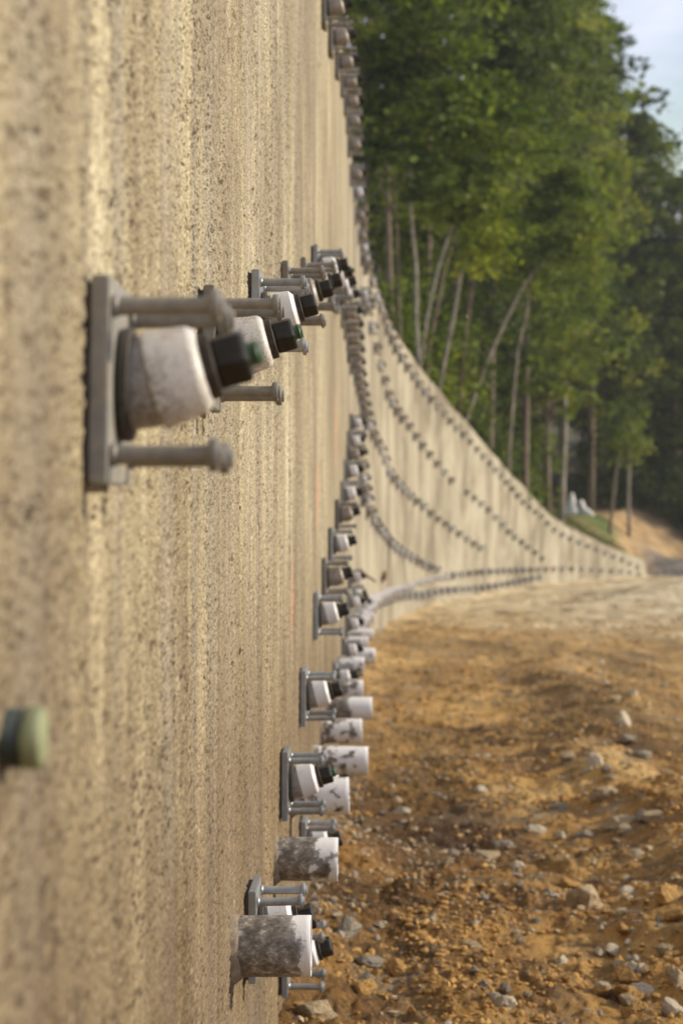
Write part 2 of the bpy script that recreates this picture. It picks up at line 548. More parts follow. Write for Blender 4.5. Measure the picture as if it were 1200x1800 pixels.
def mat_leaf(name, cols, tr=0.35):
    m, t, b, out = new_mat(name)
    v = coords(t)
    oi = N(t, 'ObjectInfo')
    a = attr(t, 'tone')
    n = noise(t, v, 0.55, 3)
    f = math_(t, 'ADD', math_(t, 'MULTIPLY', a.outputs['Fac'], 0.55), math_(t, 'MULTIPLY', n, 0.6))
    f = math_(t, 'ADD', f, math_(t, 'MULTIPLY', math_(t, 'SUBTRACT', oi.outputs['Random'], 0.5), 0.22))
    col = ramp(t, f, [(0.25, cols[0]), (0.5, cols[1]), (0.68, cols[2]), (0.88, cols[3])])
    t.links.new(col, b.inputs['Base Color'])
    b.inputs['Roughness'].default_value = 0.7
    b.inputs['Specular IOR Level'].default_value = 0.12
    tl = N(t, 'BsdfTranslucent')
    t.links.new(mix(t, 1.0, col, (1.6, 1.6, 0.5), 'MULTIPLY'), tl.inputs['Color'])
    ms = N(t, 'MixShader')
    ms.inputs[0].default_value = tr
    t.links.new(b.outputs[0], ms.inputs[1])
    t.links.new(tl.outputs[0], ms.inputs[2])
    t.links.new(ms.outputs[0], out.inputs['Surface'])
    return m

def mat_bark(name, a, c):
    m, t, b, _ = new_mat(name)
    n = noise(t, coords(t, (1, 1, 0.3)), 9, 6, 0.7)
    t.links.new(ramp(t, n, [(0.35, a), (0.62, c)]), b.inputs['Base Color'])
    b.inputs['Roughness'].default_value = 0.9
    bump(t, b, n, 0.8, 0.02)
    return m

M = {
    'wall': mat_wall(), 'ground': mat_ground(), 'hill': mat_hill(),
    'zinc': mat_metal('galvanized_steel', (0.31, 0.325, 0.335), (0.34, 0.29, 0.22), 0.25, 0.5, 0.45, 26),
    'zinc_dusty': mat_metal('dusty_galvanized_steel', (0.225, 0.22, 0.205), (0.30, 0.25, 0.18), 0.55, 0.3, 0.6, 26),
    'gasket': mat_plain('dark_gasket', (0.028, 0.024, 0.02), (0.075, 0.06, 0.045), 60, 0.8),
    'cap_clean': mat_white('white_coated_collar', (0.72, 0.70, 0.69), (0.30, 0.23, 0.15), 0.66, 0.80),
    'cap_dirty': mat_white('dirty_white_collar', (0.70, 0.665, 0.62), (0.20, 0.145, 0.09), 0.47, 0.64, 55, 0.8),
    'cap_muddy': mat_white('muddy_collar', (0.40, 0.36, 0.31), (0.17, 0.12, 0.075), 0.42, 0.62, 45),
    'seat': mat_white('grey_seat', (0.36, 0.34, 0.32), (0.16, 0.12, 0.08), 0.45, 0.66, 40),
    'nut': mat_plain('black_coated_nut', (0.008, 0.008, 0.008), (0.03, 0.027, 0.022), 70, 0.38, 0.5, 0.001, 0.5),
    'washer': mat_plain('dark_washer', (0.012, 0.010, 0.008), (0.065, 0.047, 0.028), 90, 0.6, 0.6, 0.001),
    'epoxy': mat_plain('green_epoxy', (0.03, 0.075, 0.038), (0.09, 0.16, 0.07), 60, 0.5),
    'cream': mat_plain('pale_green_cap', (0.13, 0.15, 0.08), (0.30, 0.32, 0.17), 45, 0.6),
    'pvc_in': mat_plain('pipe_inside', (0.55, 0.53, 0.50), (0.75, 0.73, 0.70), 12, 0.6),
    'tan_rock': mat_plain('tan_stone', (0.26, 0.19, 0.11), (0.52, 0.41, 0.26), 7, 0.9, 0.9, 0.02, 0.2),
    'grey_rock': mat_plain('grey_stone', (0.17, 0.145, 0.11), (0.40, 0.345, 0.265), 8, 0.9, 0.9, 0.02, 0.2),
    'pale_rock': mat_plain('pale_stone', (0.38, 0.31, 0.215), (0.62, 0.54, 0.41), 8, 0.9, 0.9, 0.015, 0.2),
    'clod': mat_plain('clay_clod', (0.24, 0.13, 0.045), (0.52, 0.32, 0.115), 3, 0.95, 0.9, 0.02, 0.1),
    'leaf': mat_leaf('green_leaves', [(0.025, 0.042, 0.013), (0.078, 0.112, 0.022), (0.14, 0.18, 0.034), (0.22, 0.23, 0.046)]),
    'leaf_dark': mat_leaf('dark_green_leaves', [(0.026, 0.042, 0.017), (0.052, 0.076, 0.024), (0.085, 0.115, 0.032), (0.13, 0.15, 0.045)], 0.25),
    'leaf_yellow': mat_leaf('yellow_green_leaves', [(0.06, 0.085, 0.012), (0.12, 0.16, 0.02), (0.20, 0.235, 0.025), (0.27, 0.28, 0.03)]),
    'bark_pale': mat_bark('pale_bark', (0.13, 0.11, 0.085), (0.38, 0.34, 0.28)),
    'bark_brown': mat_bark('brown_bark', (0.10, 0.074, 0.052), (0.24, 0.185, 0.135)),
    'tarp': mat_plain('white_sheet', (0.68, 0.67, 0.64), (0.80, 0.79, 0.76), 3, 0.7, 0.6, 0.05),
    'cable': mat_plain('dark_cable', (0.05, 0.035, 0.03), (0.10, 0.07, 0.055), 20, 0.6),
    'rust': mat_plain('rusty_iron', (0.11, 0.05, 0.03), (0.22, 0.10, 0.055), 30, 0.8),
    'crack': mat_plain('hairline_crack', (0.13, 0.10, 0.065), (0.22, 0.17, 0.11), 30, 0.9),
    'weed': mat_plain('dry_grass_blades', (0.10, 0.13, 0.03), (0.30, 0.25, 0.09), 3, 0.8, 0.0),
}

# ------------------------------------------------------------------ the wall surface
def build_wall():
    near = np.concatenate([np.linspace(-3.5, 1.0, 14)[:-1], np.exp(np.linspace(math.log(1.0), math.log(12.0), 620)), np.exp(np.linspace(math.log(12.0), math.log(97.5), 300))[1:]])
    Y = near
    rows = 620
    vt = np.linspace(0, 1, rows)
    zb = zbase(Y) - 0.5
    zt = ztop(Y)
    ya = np.maximum(Y, 1.0)
    lo = np.clip(-0.405 * ya, zb + 0.02, zt - 0.1)
    hi = np.clip(0.145 * ya, lo + 0.05, zt - 0.02)
    # dense between lo and hi, sparse outside
    Z = np.empty((rows, len(Y)))
    a, c = 12, rows - 12
    for j in range(rows):
        if j <= a:
            Z[j] = zb + (lo - zb) * j / a
        elif j < c:
            Z[j] = lo + (hi - lo) * (j - a) / (c - a)
        else:
            Z[j] = hi + (zt - hi) * (j - c) / (rows - 1 - c)
    YY = np.broadcast_to(Y, Z.shape)
    X0 = wallX(YY)
    calm = 1 - 0.85 * sstep(12, 26, YY)
    und = 0.010 * fbm(YY * 2.2, Z * 0.35, 3, 3) * calm + 0.0035 * fbm(YY * 8.0, Z * 1.2, 3, 9) * calm
    und += 0.05 * fbm(YY * 0.30, Z * 0.18, 2, 31) * sstep(14, 30, YY)
    fade = 1 - 0.75 * sstep(6, 14, YY)
    g = fbm(YY * 22, Z * 95, 3, 21, 0.62)
    gr = fbm(YY * 30, Z * 120, 2, 41, 0.6)
    band = 0.10 * fbm(YY * 2.0, Z * 0.4, 2, 61)
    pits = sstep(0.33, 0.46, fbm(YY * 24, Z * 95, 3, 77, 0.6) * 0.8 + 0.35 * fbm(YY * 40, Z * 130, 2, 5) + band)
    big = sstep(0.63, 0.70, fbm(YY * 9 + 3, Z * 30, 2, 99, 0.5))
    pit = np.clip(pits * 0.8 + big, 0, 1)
    # the patch behind the first plates is trowelled; everything else stays rough
    D = und + fade * (0.0026 * g + 0.0022 * gr - 0.0055 * pit)
    # edge joints of the far panels
    D -= 0.02 * np.exp(-((np.mod(YY, 7.5) - 3.2) / 0.06) ** 2) * sstep(20, 26, YY)
    P = np.stack([X0 + D, YY, Z], -1)
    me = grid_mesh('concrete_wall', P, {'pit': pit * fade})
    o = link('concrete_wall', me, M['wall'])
    tag(o, 'long rough tan concrete retaining wall curving away past the clay ground', 'retaining wall')
    # the back and the top, a thick body behind the face
    Yb = np.concatenate([np.linspace(-3.5, 12, 40), np.linspace(12.2, 97.5, 220)])
    T = 0.32
    cols = []
    for y in Yb:
        a_ = wall_angle(y)
        nx, ny = -math.cos(a_), math.sin(a_)
        x, z1, z0 = float(wallX(y)), float(ztop(y)), float(zbase(y)) - 0.5
        jit = 0.015 * math.sin(y * 2.1) + 0.012 * math.sin(y * 5.3)
        cols.append([(x - 0.0, y, z1 - 0.005), (x + nx * 0.03, y + ny * 0.03, z1 + 0.03 + jit), (x + nx * T, y + ny * T, z1 + 0.02 + jit), (x + nx * T, y + ny * T, z0)])
    P2 = np.array(cols).transpose(1, 0, 2)
    back = grid_mesh('back', P2, {'pit': np.zeros(P2.shape[:2])})
    link('coping', back, M['wall'], o)
    y = 97.5
    a_ = wall_angle(y)
    x = float(wallX(y))
    e = [Vector((x, y, float(zbase(y)) - 0.5)), Vector((x - math.cos(a_) * T, y + math.sin(a_) * T, float(zbase(y)) - 0.5)),
         Vector((x - math.cos(a_) * T, y + math.sin(a_) * T, float(ztop(y)) + 0.02)), Vector((x, y, float(ztop(y))))]
    link('end_face', poly_mesh('end_face', [tuple(v) for v in e], [[0, 1, 2, 3]]), M['wall'], o)
    return o
wall = build_wall()

# ------------------------------------------------------------------ the excavated clay ground
def ground_z(X, Y, fine=True):
    X, Y = np.asarray(X, float), np.asarray(Y, float)
    z = -(485 * np.maximum(Y, -2) / U + 4000) * K
    dw = X - wallX(np.minimum(Y, 97.5))
    amp = np.clip(0.3 + Y * 0.02, 0.3, 1.3)
    z = z + amp * 0.075 * fbm(X * 0.55, Y * 0.30, 4, 201) * sstep(0, 1.2, dw)
    ru = fbm(X * 0.9 + 0.25 * Y, Y * 0.9, 4, 611)
    z = z + 0.05 * amp * (1 - np.abs(ru) * 2.2) * sstep(0.1, 1.0, dw)
    z = z + 0.075 * fbm(X * 1.9, Y * 1.1, 3, 207) * sstep(0.0, 0.5, dw)
    # ridge of spoil thrown up on the right
    xr = 1.05 + 0.075 * Y
    z = z + np.exp(-((X - xr - 0.2 * np.sin(Y * 0.7)) / (0.28 + 0.012 * Y)) ** 2) * 0.20 * (0.75 + 0.5 * fbm(X * 2.2, Y * 1.6, 3, 17)) * sstep(6, 9, Y) * (1 - sstep(24, 34, Y))
    # bank of pale sand near the far end
    z = z + 0.10 * fbm(X * 1.2, Y * 0.8, 4, 73) * sstep(34, 44, Y)
    z = z + 0.75 * np.exp(-((Y - 58 - 0.3 * X) / 6.5) ** 2) * sstep(2, 9, dw) * (0.8 + 0.3 * fbm(X * 0.3, Y * 0.3, 3, 71))
    z = z + (0.13 + 0.10 * fbm(X * 0 + 2, Y * 1.3, 3, 44)) * np.exp(-np.abs(dw) / 0.28)
    if fine:
        f = 1 - 0.6 * sstep(15, 40, Y)
        z = z + f * (0.046 * fbm(X * 6, Y * 5, 5, 303, 0.62) + 0.016 * np.abs(fbm(X * 17, Y * 17, 3, 505, 0.6)))
        z = z + 0.05 * sstep(0.10, 0.4, fbm(X * 2.3, Y * 2.0, 3, 808)) * np.abs(fbm(X * 9, Y * 9, 3, 111, 0.65))
    return z

def build_ground():
    Y = np.concatenate([np.linspace(-60, 3.0, 24)[:-1], np.exp(np.linspace(math.log(3.0), math.log(5.5), 40)), np.exp(np.linspace(math.log(5.5), math.log(70), 860))[1:], np.linspace(70.5, 112, 80), np.array([130, 170, 260, 420.0])])
    s = np.concatenate([np.linspace(0, 0.9, 330), 0.9 + (np.linspace(0.0, 1, 40)[1:] ** 3) * 40])
    YY, SS = np.meshgrid(Y, s, indexing='ij')
    WXX = wallX(np.minimum(YY, 97.5)) - 0.06
    width = 0.75 + 0.215 * np.maximum(YY, 0) - 0.0
    XX = WXX + SS * width
    Z = ground_z(XX, YY)
    Z = np.where(YY > 112, Z[Y.searchsorted(112) - 1][None, :] - 1.0, Z)
    o = link('ground', grid_mesh('ground', np.stack([XX, YY, Z], -1)), M['ground'], kind='structure')
    o['label'] = 'rough orange brown clay ground strewn with stones beside the wall'
    return o
build_ground()

# ------------------------------------------------------------------ the retained hillside behind and beyond the wall
def hill_z(X, Y):
    X, Y = np.asarray(X, float), np.asarray(Y, float)
    ye = np.minimum(Y, 97.5)
    wx = wallX(ye) + (Y - ye) * 0.55
    zt = np.where(Y < 97.5, ztop(ye), float(ztop(97.5)) - 0.5 * sstep(97.5, 104, Y))
    dist = wx - X
    cap = 2.2 * sstep(82, 92, Y) + 0.9 * sstep(104, 112, Y)
    z = zt - 0.06 + np.clip((dist - 0.35) * 0.62, 0, None).clip(0, cap)
    z = z + 0.02 * np.clip(dist - 5, 0, 60) * sstep(80, 100, Y)
    # beyond the wall the ground falls to the excavation on the right
    drop = sstep(0, 6, -dist)
    z = z - drop * np.where(Y > 97.5, 0.5, 0)
    z = z - 2.5 * sstep(20, 60, -dist) * 0.3
    rough = 0.10 * fbm(X * 0.8, Y * 0.8, 4, 13) + 0.05 * fbm(X * 3, Y * 3, 3, 17)
    return z + rough * np.clip((dist - 0.3), 0, 1) + np.where(Y > 97.5, rough, 0)

def build_hill():
    # left of the wall
    Y = np.concatenate([np.linspace(-60, 40, 40), np.linspace(41, 97.4, 130)])
    s = np.concatenate([np.linspace(0, 10, 60), 10 + (np.linspace(0, 1, 24)[1:] ** 2) * 290])
    YY, SS = np.meshgrid(Y, s, indexing='ij')
    XX = wallX(np.maximum(YY, -6)) - 0.30 - SS
    Z = hill_z(XX, YY)
    # beyond the end of the wall
    Y2 = np.concatenate([np.linspace(97.4, 130, 90), 130 + (np.linspace(0, 1, 30)[1:] ** 2) * 700])
    x2 = np.concatenate([-300 + (np.linspace(0, 1, 30)[:-1]) * 290, np.linspace(-10, 60, 160), 60 + (np.linspace(0, 1, 24)[1:] ** 2) * 400])
    Y2m, X2m = np.meshgrid(Y2, x2, indexing='ij')
    Z2 = hill_z(X2m, Y2m)
    # front lip sinks under the excavation floor where there is no wall
    wx = float(wallX(97.5))
    lip = (1 - sstep(97.4, 101.5, Y2m)) * sstep(wx - 0.2, wx + 3.5, X2m)
    lip = (1 - sstep(97.4, 99.6, Y2m)) * sstep(wx - 0.5, wx - 0.1, X2m)
    Z2 = Z2 * (1 - lip) + (zbase(Y2m) - 0.5) * lip
    for nm, XXX, YYY, ZZZ in (('hillside', XX, YY, Z), ('hillside', X2m, Y2m, Z2)):
        pxv = CX + XXX / np.maximum(YYY, 1) * FPX
        grass = sstep(78, 84, YYY) * (1 - sstep(102, 105, YYY)) * (1 - sstep(0, 0.9, XXX - 12.6 - 0.9 * sstep(92, 98, YYY) + 0.5 * fbm(XXX, YYY, 2, 91))) * (1 - 0.4 * sstep(0.45, 0.7, fbm(XXX * .7, YYY * .7, 3, 5) + 0.5))
        forest = np.maximum(1 - sstep(70, 84, YYY), sstep(103, 110, YYY + 3 * fbm(XXX * .3, YYY * .3, 2, 8)))
        rub = sstep(wx - 0.5, wx + 1, XXX) * (1 - sstep(99.8, 101.6, YYY))
        link(nm, grid_mesh(nm, np.stack([XXX, YYY, ZZZ], -1), {'grass': grass, 'forest': forest, 'rubble': rub}), M['hill'], kind='structure')
build_hill()

# ------------------------------------------------------------------ the anchor heads
TILT = R(15.5)
def box(bm, x0, x1, y0, y1, z0, z1):
    vs = [bm.verts.new((x, y, z)) for x in (x0, x1) for y in (y0, y1) for z in (z0, z1)]
    for f in ((0, 1, 3, 2), (4, 6, 7, 5), (0, 4, 5, 1), (2, 3, 7, 6), (0, 2, 6, 4), (1, 5, 7, 3)):
        bm.faces.new([vs[i] for i in f])

def plate_mesh():
    bm = bmesh.new()
    h = 0.115
    box(bm, 0.004, 0.0235, -h, h, -h, h)
    bmesh.ops.recalc_face_normals(bm, faces=bm.faces)
    bmesh.ops.bevel(bm, geom=list(bm.edges), offset=0.0022, segments=2, affect='EDGES')
    return mark_sharp(done(bm, 'plate'))

def shim_mesh():
    bm = bmesh.new()
    box(bm, -0.03, 0.0045, -0.112, 0.112, -0.105, 0.105)
    bmesh.ops.recalc_face_normals(bm, faces=bm.faces)
    return done(bm, 'shim')

def stud_mesh(bend=0.0):
    pr = [(0.026, 0.0135), (0.029, 0.0135), (0.032, 0.0108), (0.123, 0.0105), (0.131, 0.0110), (0.1335, 0.0175), (0.135, 0.0185), (0.1425, 0.0185), (0.144, 0.0175), (0.1442, 0.012), (0.1485, 0.0115), (0.149, 0.0105)]
    # more rings along the shank so it can bend
    full = []
    for i, p in enumerate(pr):
        full.append(p)
        if i == 2:
            for k in range(1, 7):
                full.append((0.032 + (0.123 - 0.032) * k / 7, 0.0106 + 0.0002 * math.sin(k * 2)))
    bm = lathe(full, 20)
    if bend:
        for v in bm.verts:
            q = max(0, v.co.x - 0.028)
            v.co.z += bend * q + 1.1 * q * q * (0.45 if q < 0.1 else 0.35)
    return mark_sharp(done(bm, 'stud'))

def tilt_bm(bm, pivot=0.04):
    bmesh.ops.rotate(bm, verts=bm.verts, cent=(pivot, 0, 0), matrix=Matrix.Rotation(-TILT, 3, 'Y'))

def ring_mesh():
    bm = lathe([(0.0265, 0.064), (0.028, 0.066), (0.037, 0.066), (0.039, 0.064)], 36)
    return mark_sharp(done(bm, 'gasket'))

def wedge_mesh():
    """bevelled seat between the upright plate and the inclined collar"""
    seg = 36
    bm = bmesh.new()
    r = 0.0530
    a = [bm.verts.new((0.038, r * math.cos(2 * math.pi * k / seg), r * math.sin(2 * math.pi * k / seg))) for k in range(seg)]
    ct, st = math.cos(TILT), math.sin(TILT)
    bvs = []
    for k in range(seg):
        y, z = r * math.cos(2 * math.pi * k / seg), r * math.sin(2 * math.pi * k / seg)
        bvs.append(bm.verts.new((0.0615 - (z * st) * 1.0 + 0.0, y, z * ct + 0.004)))
    for k in range(seg):
        f = bm.faces.new((a[k], a[(k + 1) % seg], bvs[(k + 1) % seg], bvs[k]))
        f.smooth = True
    bm.faces.new(a)
    bm.faces.new(bvs)
    bmesh.ops.recalc_face_normals(bm, faces=bm.faces)
    return mark_sharp(done(bm, 'bevel_seat'))

def inclined(profile, seg=36, x0=0.0615, z0=0.004, sharp=35, name='collar', smooth=True):
    bm = lathe(profile, seg, smooth=smooth)
    bmesh.ops.rotate(bm, verts=bm.verts, cent=(0, 0, 0), matrix=Matrix.Rotation(-TILT, 3, 'Y'))
    bmesh.ops.translate(bm, verts=bm.verts, vec=(x0, 0, z0))
    return mark_sharp(done(bm, name), sharp)

def collar_mesh(soft):
    pr = [(-0.0005, 0.0520), (0.0, 0.0575), (0.0015, 0.0585), (0.004, 0.0583), (0.049, 0.0520)]
    if soft:
        for k in range(1, 7):
            a = math.pi / 2 * k / 6
            pr.append((0.049 + 0.0120 * math.sin(a), 0.0520 - 0.011 * (1 - math.cos(a)) - 0.0005 * k))
    else:
        pr += [(0.0498, 0.0514), (0.0600, 0.0385), (0.0608, 0.0365)]
    pr.append((0.0618, 0.028))
    return inclined(pr, 40, sharp=60 if soft else 25)

def washer_mesh():
    return inclined([(0.061, 0.030), (0.0615, 0.0375), (0.063, 0.0388), (0.073, 0.0388), (0.0745, 0.0375), (0.0746, 0.026)], 32, name='washer')

def nut_mesh():
    seg = 6
    bm = lathe([(0.0742, 0.028), (0.0745, 0.031), (0.0768, 0.0335), (0.110, 0.0335), (0.1135, 0.0305), (0.1138, 0.020)], seg, smooth=False)
    bmesh.ops.rotate(bm, verts=bm.verts, cent=(0, 0, 0), matrix=Matrix.Rotation(R(12), 3, 'X'))
    bmesh.ops.bevel(bm, geom=list(bm.edges), offset=0.0012, segments=2, affect='EDGES')
    bmesh.ops.rotate(bm, verts=bm.verts, cent=(0, 0, 0), matrix=Matrix.Rotation(-TILT, 3, 'Y'))
    bmesh.ops.translate(bm, verts=bm.verts, vec=(0.0615, 0, 0.004))
    return mark_sharp(done(bm, 'nut'))

def bar_mesh(length):
    pr = [(0.10, 0.0135)]
    x = 0.111
    while x < 0.113 + length:
        pr += [(x, 0.0135), (x + 0.002, 0.0150), (x + 0.0045, 0.0150), (x + 0.006, 0.0135)]
        x += 0.009
    pr += [(x, 0.0130), (x + 0.0006, 0.0115)]
    return inclined(pr, 16, name='bar_end')

ME = dict(plate=plate_mesh(), shim=shim_mesh(), stud=stud_mesh(), bent=stud_mesh(-0.05), ring=ring_mesh(), wedge=wedge_mesh(), cap=collar_mesh(True), cap_sharp=collar_mesh(False), washer=washer_mesh(), nut=nut_mesh(), bar=bar_mesh(-0.002), bar_long=bar_mesh(0.010))
def with_mat(me, mat):
    c = me.copy()
    c.materials.clear()
    c.materials.append(mat)
    return c

def make_proto(cap_mat, metal, bar='bar', bent=False):
    root = bpy.data.objects.new('anchor_head', None)
    root.empty_display_size = 0.1
    C.objects.link(root)
    link('shim', with_mat(ME['shim'], M['gasket']), None, root)
    link('plate', with_mat(ME['plate'], metal), None, root)
    sm = with_mat(ME['stud'], metal)
    for sy in (-1, 1):
        for sz in (1, -1):
            if bent and sy == -1 and sz == -1:
                st = link('stud', with_mat(ME['bent'], metal), None, root)
                st['label'] = 'stud bent upwards'
            else:
                st = link('stud', sm, None, root)
            st.location = (0, sy * 0.083, sz * 0.083)
    link('gasket', with_mat(ME['ring'], M['gasket']), None, root)
    link('bevel_seat', with_mat(ME['wedge'], M['seat']), None, root)
    link('collar', with_mat(ME['cap' if cap_mat == M['cap_dirty'] else 'cap_sharp'], cap_mat), None, root)
    link('washer', with_mat(ME['washer'], M['washer']), None, root)
    link('nut', with_mat(ME['nut'], M['nut']), None, root)
    link('bar_end', with_mat(ME[bar], M['epoxy']), None, root)
    return root

PROTO = {
    'dirty': make_proto(M['cap_dirty'], M['zinc_dusty'], 'bar_long'),
    'clean': make_proto(M['cap_clean'], M['zinc']),
    'muddy': make_proto(M['cap_muddy'], M['zinc_dusty']),
    'bent': make_proto(M['cap_clean'], M['zinc'], 'bar_long', True),
}
used = set()
GA = 'studded anchor heads fixed along the concrete wall'

def anchor(kind, Y, z, label, roll=None):
    src = PROTO[kind]
    if kind not in used:
        used.add(kind)
        o = src
    else:
        o = src.copy()
        C.objects.link(o)
        for ch in list(src.children):
            c = ch.copy()
            C.objects.link(c)
            c.parent = o
            if ch.name.split('.')[0] == 'nut':
                c.rotation_euler = (random.uniform(-0.02, 0.02), 0, 0)
            if ch.name.split('.')[0] == 'stud' and 'label' not in ch:
                c.rotation_euler = (0, random.gauss(0, 0.013), random.gauss(0, 0.013))
    a = wall_angle(Y)
    o.location = (float(wallX(Y)) + 0.006, Y, z)
    o.rotation_euler = (-0.115 + random.gauss(0, 0.015) if roll is None else roll, random.gauss(0, 0.006), -a)
    tag(o, label, 'anchor', GA)
    return o

# rows, as height against distance
row_a = line_fn([(-1, -3420), (11, -3420), (12.5, -3200), (13.5, -2890), (14.5, -2350), (15.5, -2030), (16.5, -1485), (17.5, -960), (18.5, -610), (20.5, 20), (21.5, 560), (22.5, 1215), (23.5, 1690)],
                [(706, 622), (714, 638), (748, 686), (781, 726), (821, 769), (857, 810), (897, 852), (924, 885), (953, 908), (981, 935), (1024, 956), (1053, 968), (1083, 980), (1123, 998)])
row_b = line_fn([(17, 400), (20.5, 1517), (23, 3795)], [(685, 695), (719, 746), (758, 800), (792, 842), (820, 865), (857, 893), (897, 936), (925, 958), (941, 971), (954, 982)])
row_c = line_fn([(8, 200), (9, 330), (10, 680), (12, 1380), (14, 2226), (16, 3216), (18, 4230), (20, 5360), (21.5, 6340), (24, 7850)], [(687, 831), (713, 862), (747, 890), (767, 910), (797, 930), (837, 958), (850, 965)])
row_d = line_fn([(14.5, 3990), (15.5, 4650), (17, 5865), (18.5, 7030), (20, 8180)], [(657, 911), (677, 940), (692, 957), (721, 977), (755, 996), (772, 1002)])
row_f = line_fn([(14.5, 8300), (16, 9280), (18, 10656), (20, 11900)], [(687, 1052), (711, 1047), (748, 1047), (772, 1040), (850, 1034), (900, 1025), (950, 1015)])
row_e = line_fn([(3.08, 3674), (4.2, 4400), (4.9, 4567), (6.35, 5500), (7.4, 6030), (7.9, 6120), (8.6, 6400), (9.6, 6790), (11.3, 7750), (12.2, 8300), (13.5, 8780), (15, 9400), (17, 10370), (19, 11324)],
                [(687, 1040), (716, 1033), (748, 1021), (775, 1016), (850, 1006), (960, 1001), (1000, 1000), (1100, 1005), (1125, 1010)])

def zh(d, H):
    return -H * K

# middle row on the near wall
near_mid = [
    (1.5, 309, 'dirty', 'largest and nearest anchor head, its white collar speckled with dirt, a green bar end showing'),
    (2.5, 365, 'dirty', 'dirt speckled white anchor head just behind the largest one'),
    (3.5, 297, 'clean', 'third anchor head back in the middle row, with a cream rimmed collar'),
    (4.5, 235, 'muddy', 'fourth anchor head of the middle row, muddy with dull studs'),
    (5.5, 190, 'muddy', 'fifth anchor head of the middle row, mostly hidden behind the fourth'),
    (6.4, 30, 'clean', 'sixth anchor head of the middle row with a bright white collar under a thin stud'),
    (7.4, 120, 'dirty', 'small anchor head where the middle row meets the bend of the wall'),
]
for d, H, kd, lb in near_mid:
    anchor(kd, d * U, zh(d, H), lb, -0.12 if d < 3 else None)
# lower near rows
near_low = [
    (3.42, 3975, 'clean', 'clean anchor head half hidden behind the nearest grout smeared pipe'),
    (4.5, 4077, 'bent', 'grey anchor head with one stud bent up and green bar end, above the second pipe'),
    (5.5, 4141, 'clean', 'clean anchor head with a black gap behind its plate, left of the white pipes'),
    (6.5, 3970, 'clean', 'clean anchor head with a bright rimmed collar, at the foot of the rising column'),
    (7.5, 4087, 'muddy', 'muddy grey anchor head, second up in the rising column'),
    (8.5, 4140, 'clean', 'anchor head with a grey collar, third up in the rising column'),
    (9.5, 4132, 'muddy', 'brownish anchor head, fourth up in the rising column'),
    (10.5, 4200, 'clean', 'anchor head with pale collar, fifth up in the rising column'),
    (11.5, 4140, 'clean', 'small anchor head, sixth up in the rising column'),
    (12.5, 4125, 'muddy', 'small dull anchor head, fourth from the top of the rising column'),
    (13.3, 4080, 'clean', 'small anchor head, second from the top of the rising column'),
    (14.5, 3990, 'clean', 'small anchor head at the very top of the rising column'),
    (4.5, 5440, 'clean', 'lowest anchor head of all, its studs poking out past the nearest pipe'),
    (5.5, 5590, 'clean', 'clean anchor head just above the second grout smeared pipe, black nut with green edge'),
    (6.7, 6030, 'clean', 'anchor head peeping out between the third and fourth pipes'),
    (9.0, 6507, 'clean', 'anchor head wedged among the white pipes, mostly its black nut showing'),
    (11.0, 7425, 'clean', 'small bright rimmed anchor head in the heap of white pipes'),
    (12.0, 7540, 'clean', 'small anchor head with pinkish paint beside the upper white pipes'),
    (13.0, 7670, 'clean', 'small anchor head right above the pinkish painted one'),
    (13.9, 7600, 'clean', 'small anchor head with a rusty rod beside it, between the column and the pipes'),
]
for d, H, kd, lb in near_low:
    anchor(kd, d * U, zh(d, H), lb)
# top row and the curved wall
up = ['anchor head cut off by the top edge of the photo', 'dark anchor head first below the top edge in the top row', 'dark anchor head in the top row, second from the top edge', 'dark anchor head in the top row, third from the top edge']
def ordinal(n):
    return str(n) + ('th' if 10 <= n % 100 <= 20 else {1: 'st', 2: 'nd', 3: 'rd'}.get(n % 10, 'th'))
def run(ds, zf, kinds, words, named=()):
    n = len(ds)
    for i, d in enumerate(ds):
        lb = named[i] if i < len(named) else '%s, %s from its far end' % (words, ordinal(n - i))
        anchor(kinds(i, d), float(d) * U, float(zf(d)), lb)
def stretch(a, b, s0, s1):
    """positions whose spacing grows from s0 to s1"""
    out, d = [], a
    while d < b:
        out.append(d)
        d += s0 + (s1 - s0) * min(1, max(0, (d - 20) / 10))
    return out
run(np.arange(7.5, 64.3, 1.0), row_a, lambda i, d: 'muddy' if (d < 18 and i % 4) else random.choice(['clean', 'muddy', 'dirty']), 'small anchor head in the top row', up)
db = [d for d in stretch(18.5, d_at(954), 0.95, 1.15) if not d_at(800) < d < d_at(811)]
run(db, row_b, lambda i, d: random.choice(['clean', 'muddy', 'muddy']), 'tiny anchor head in the second row down')
run(stretch(8.5, d_at(850), 1.0, 1.12), row_c, lambda i, d: random.choice(['clean', 'muddy', 'muddy']), 'small anchor head in the third row down')
run(stretch(15.5, d_at(772), 0.9, 1.0), row_d, lambda i, d: random.choice(['clean', 'clean', 'muddy']), 'small anchor head in the fourth row down')
run(stretch(15, d_at(950), 1.0, 1.05), row_f, lambda i, d: 'clean', 'tiny anchor head in the lowest row')
run(stretch(d_at(782), 64.3, 1.0, 1.15), row_e, lambda i, d: random.choice(['clean', 'muddy']), 'tiny anchor head in the level lower row')

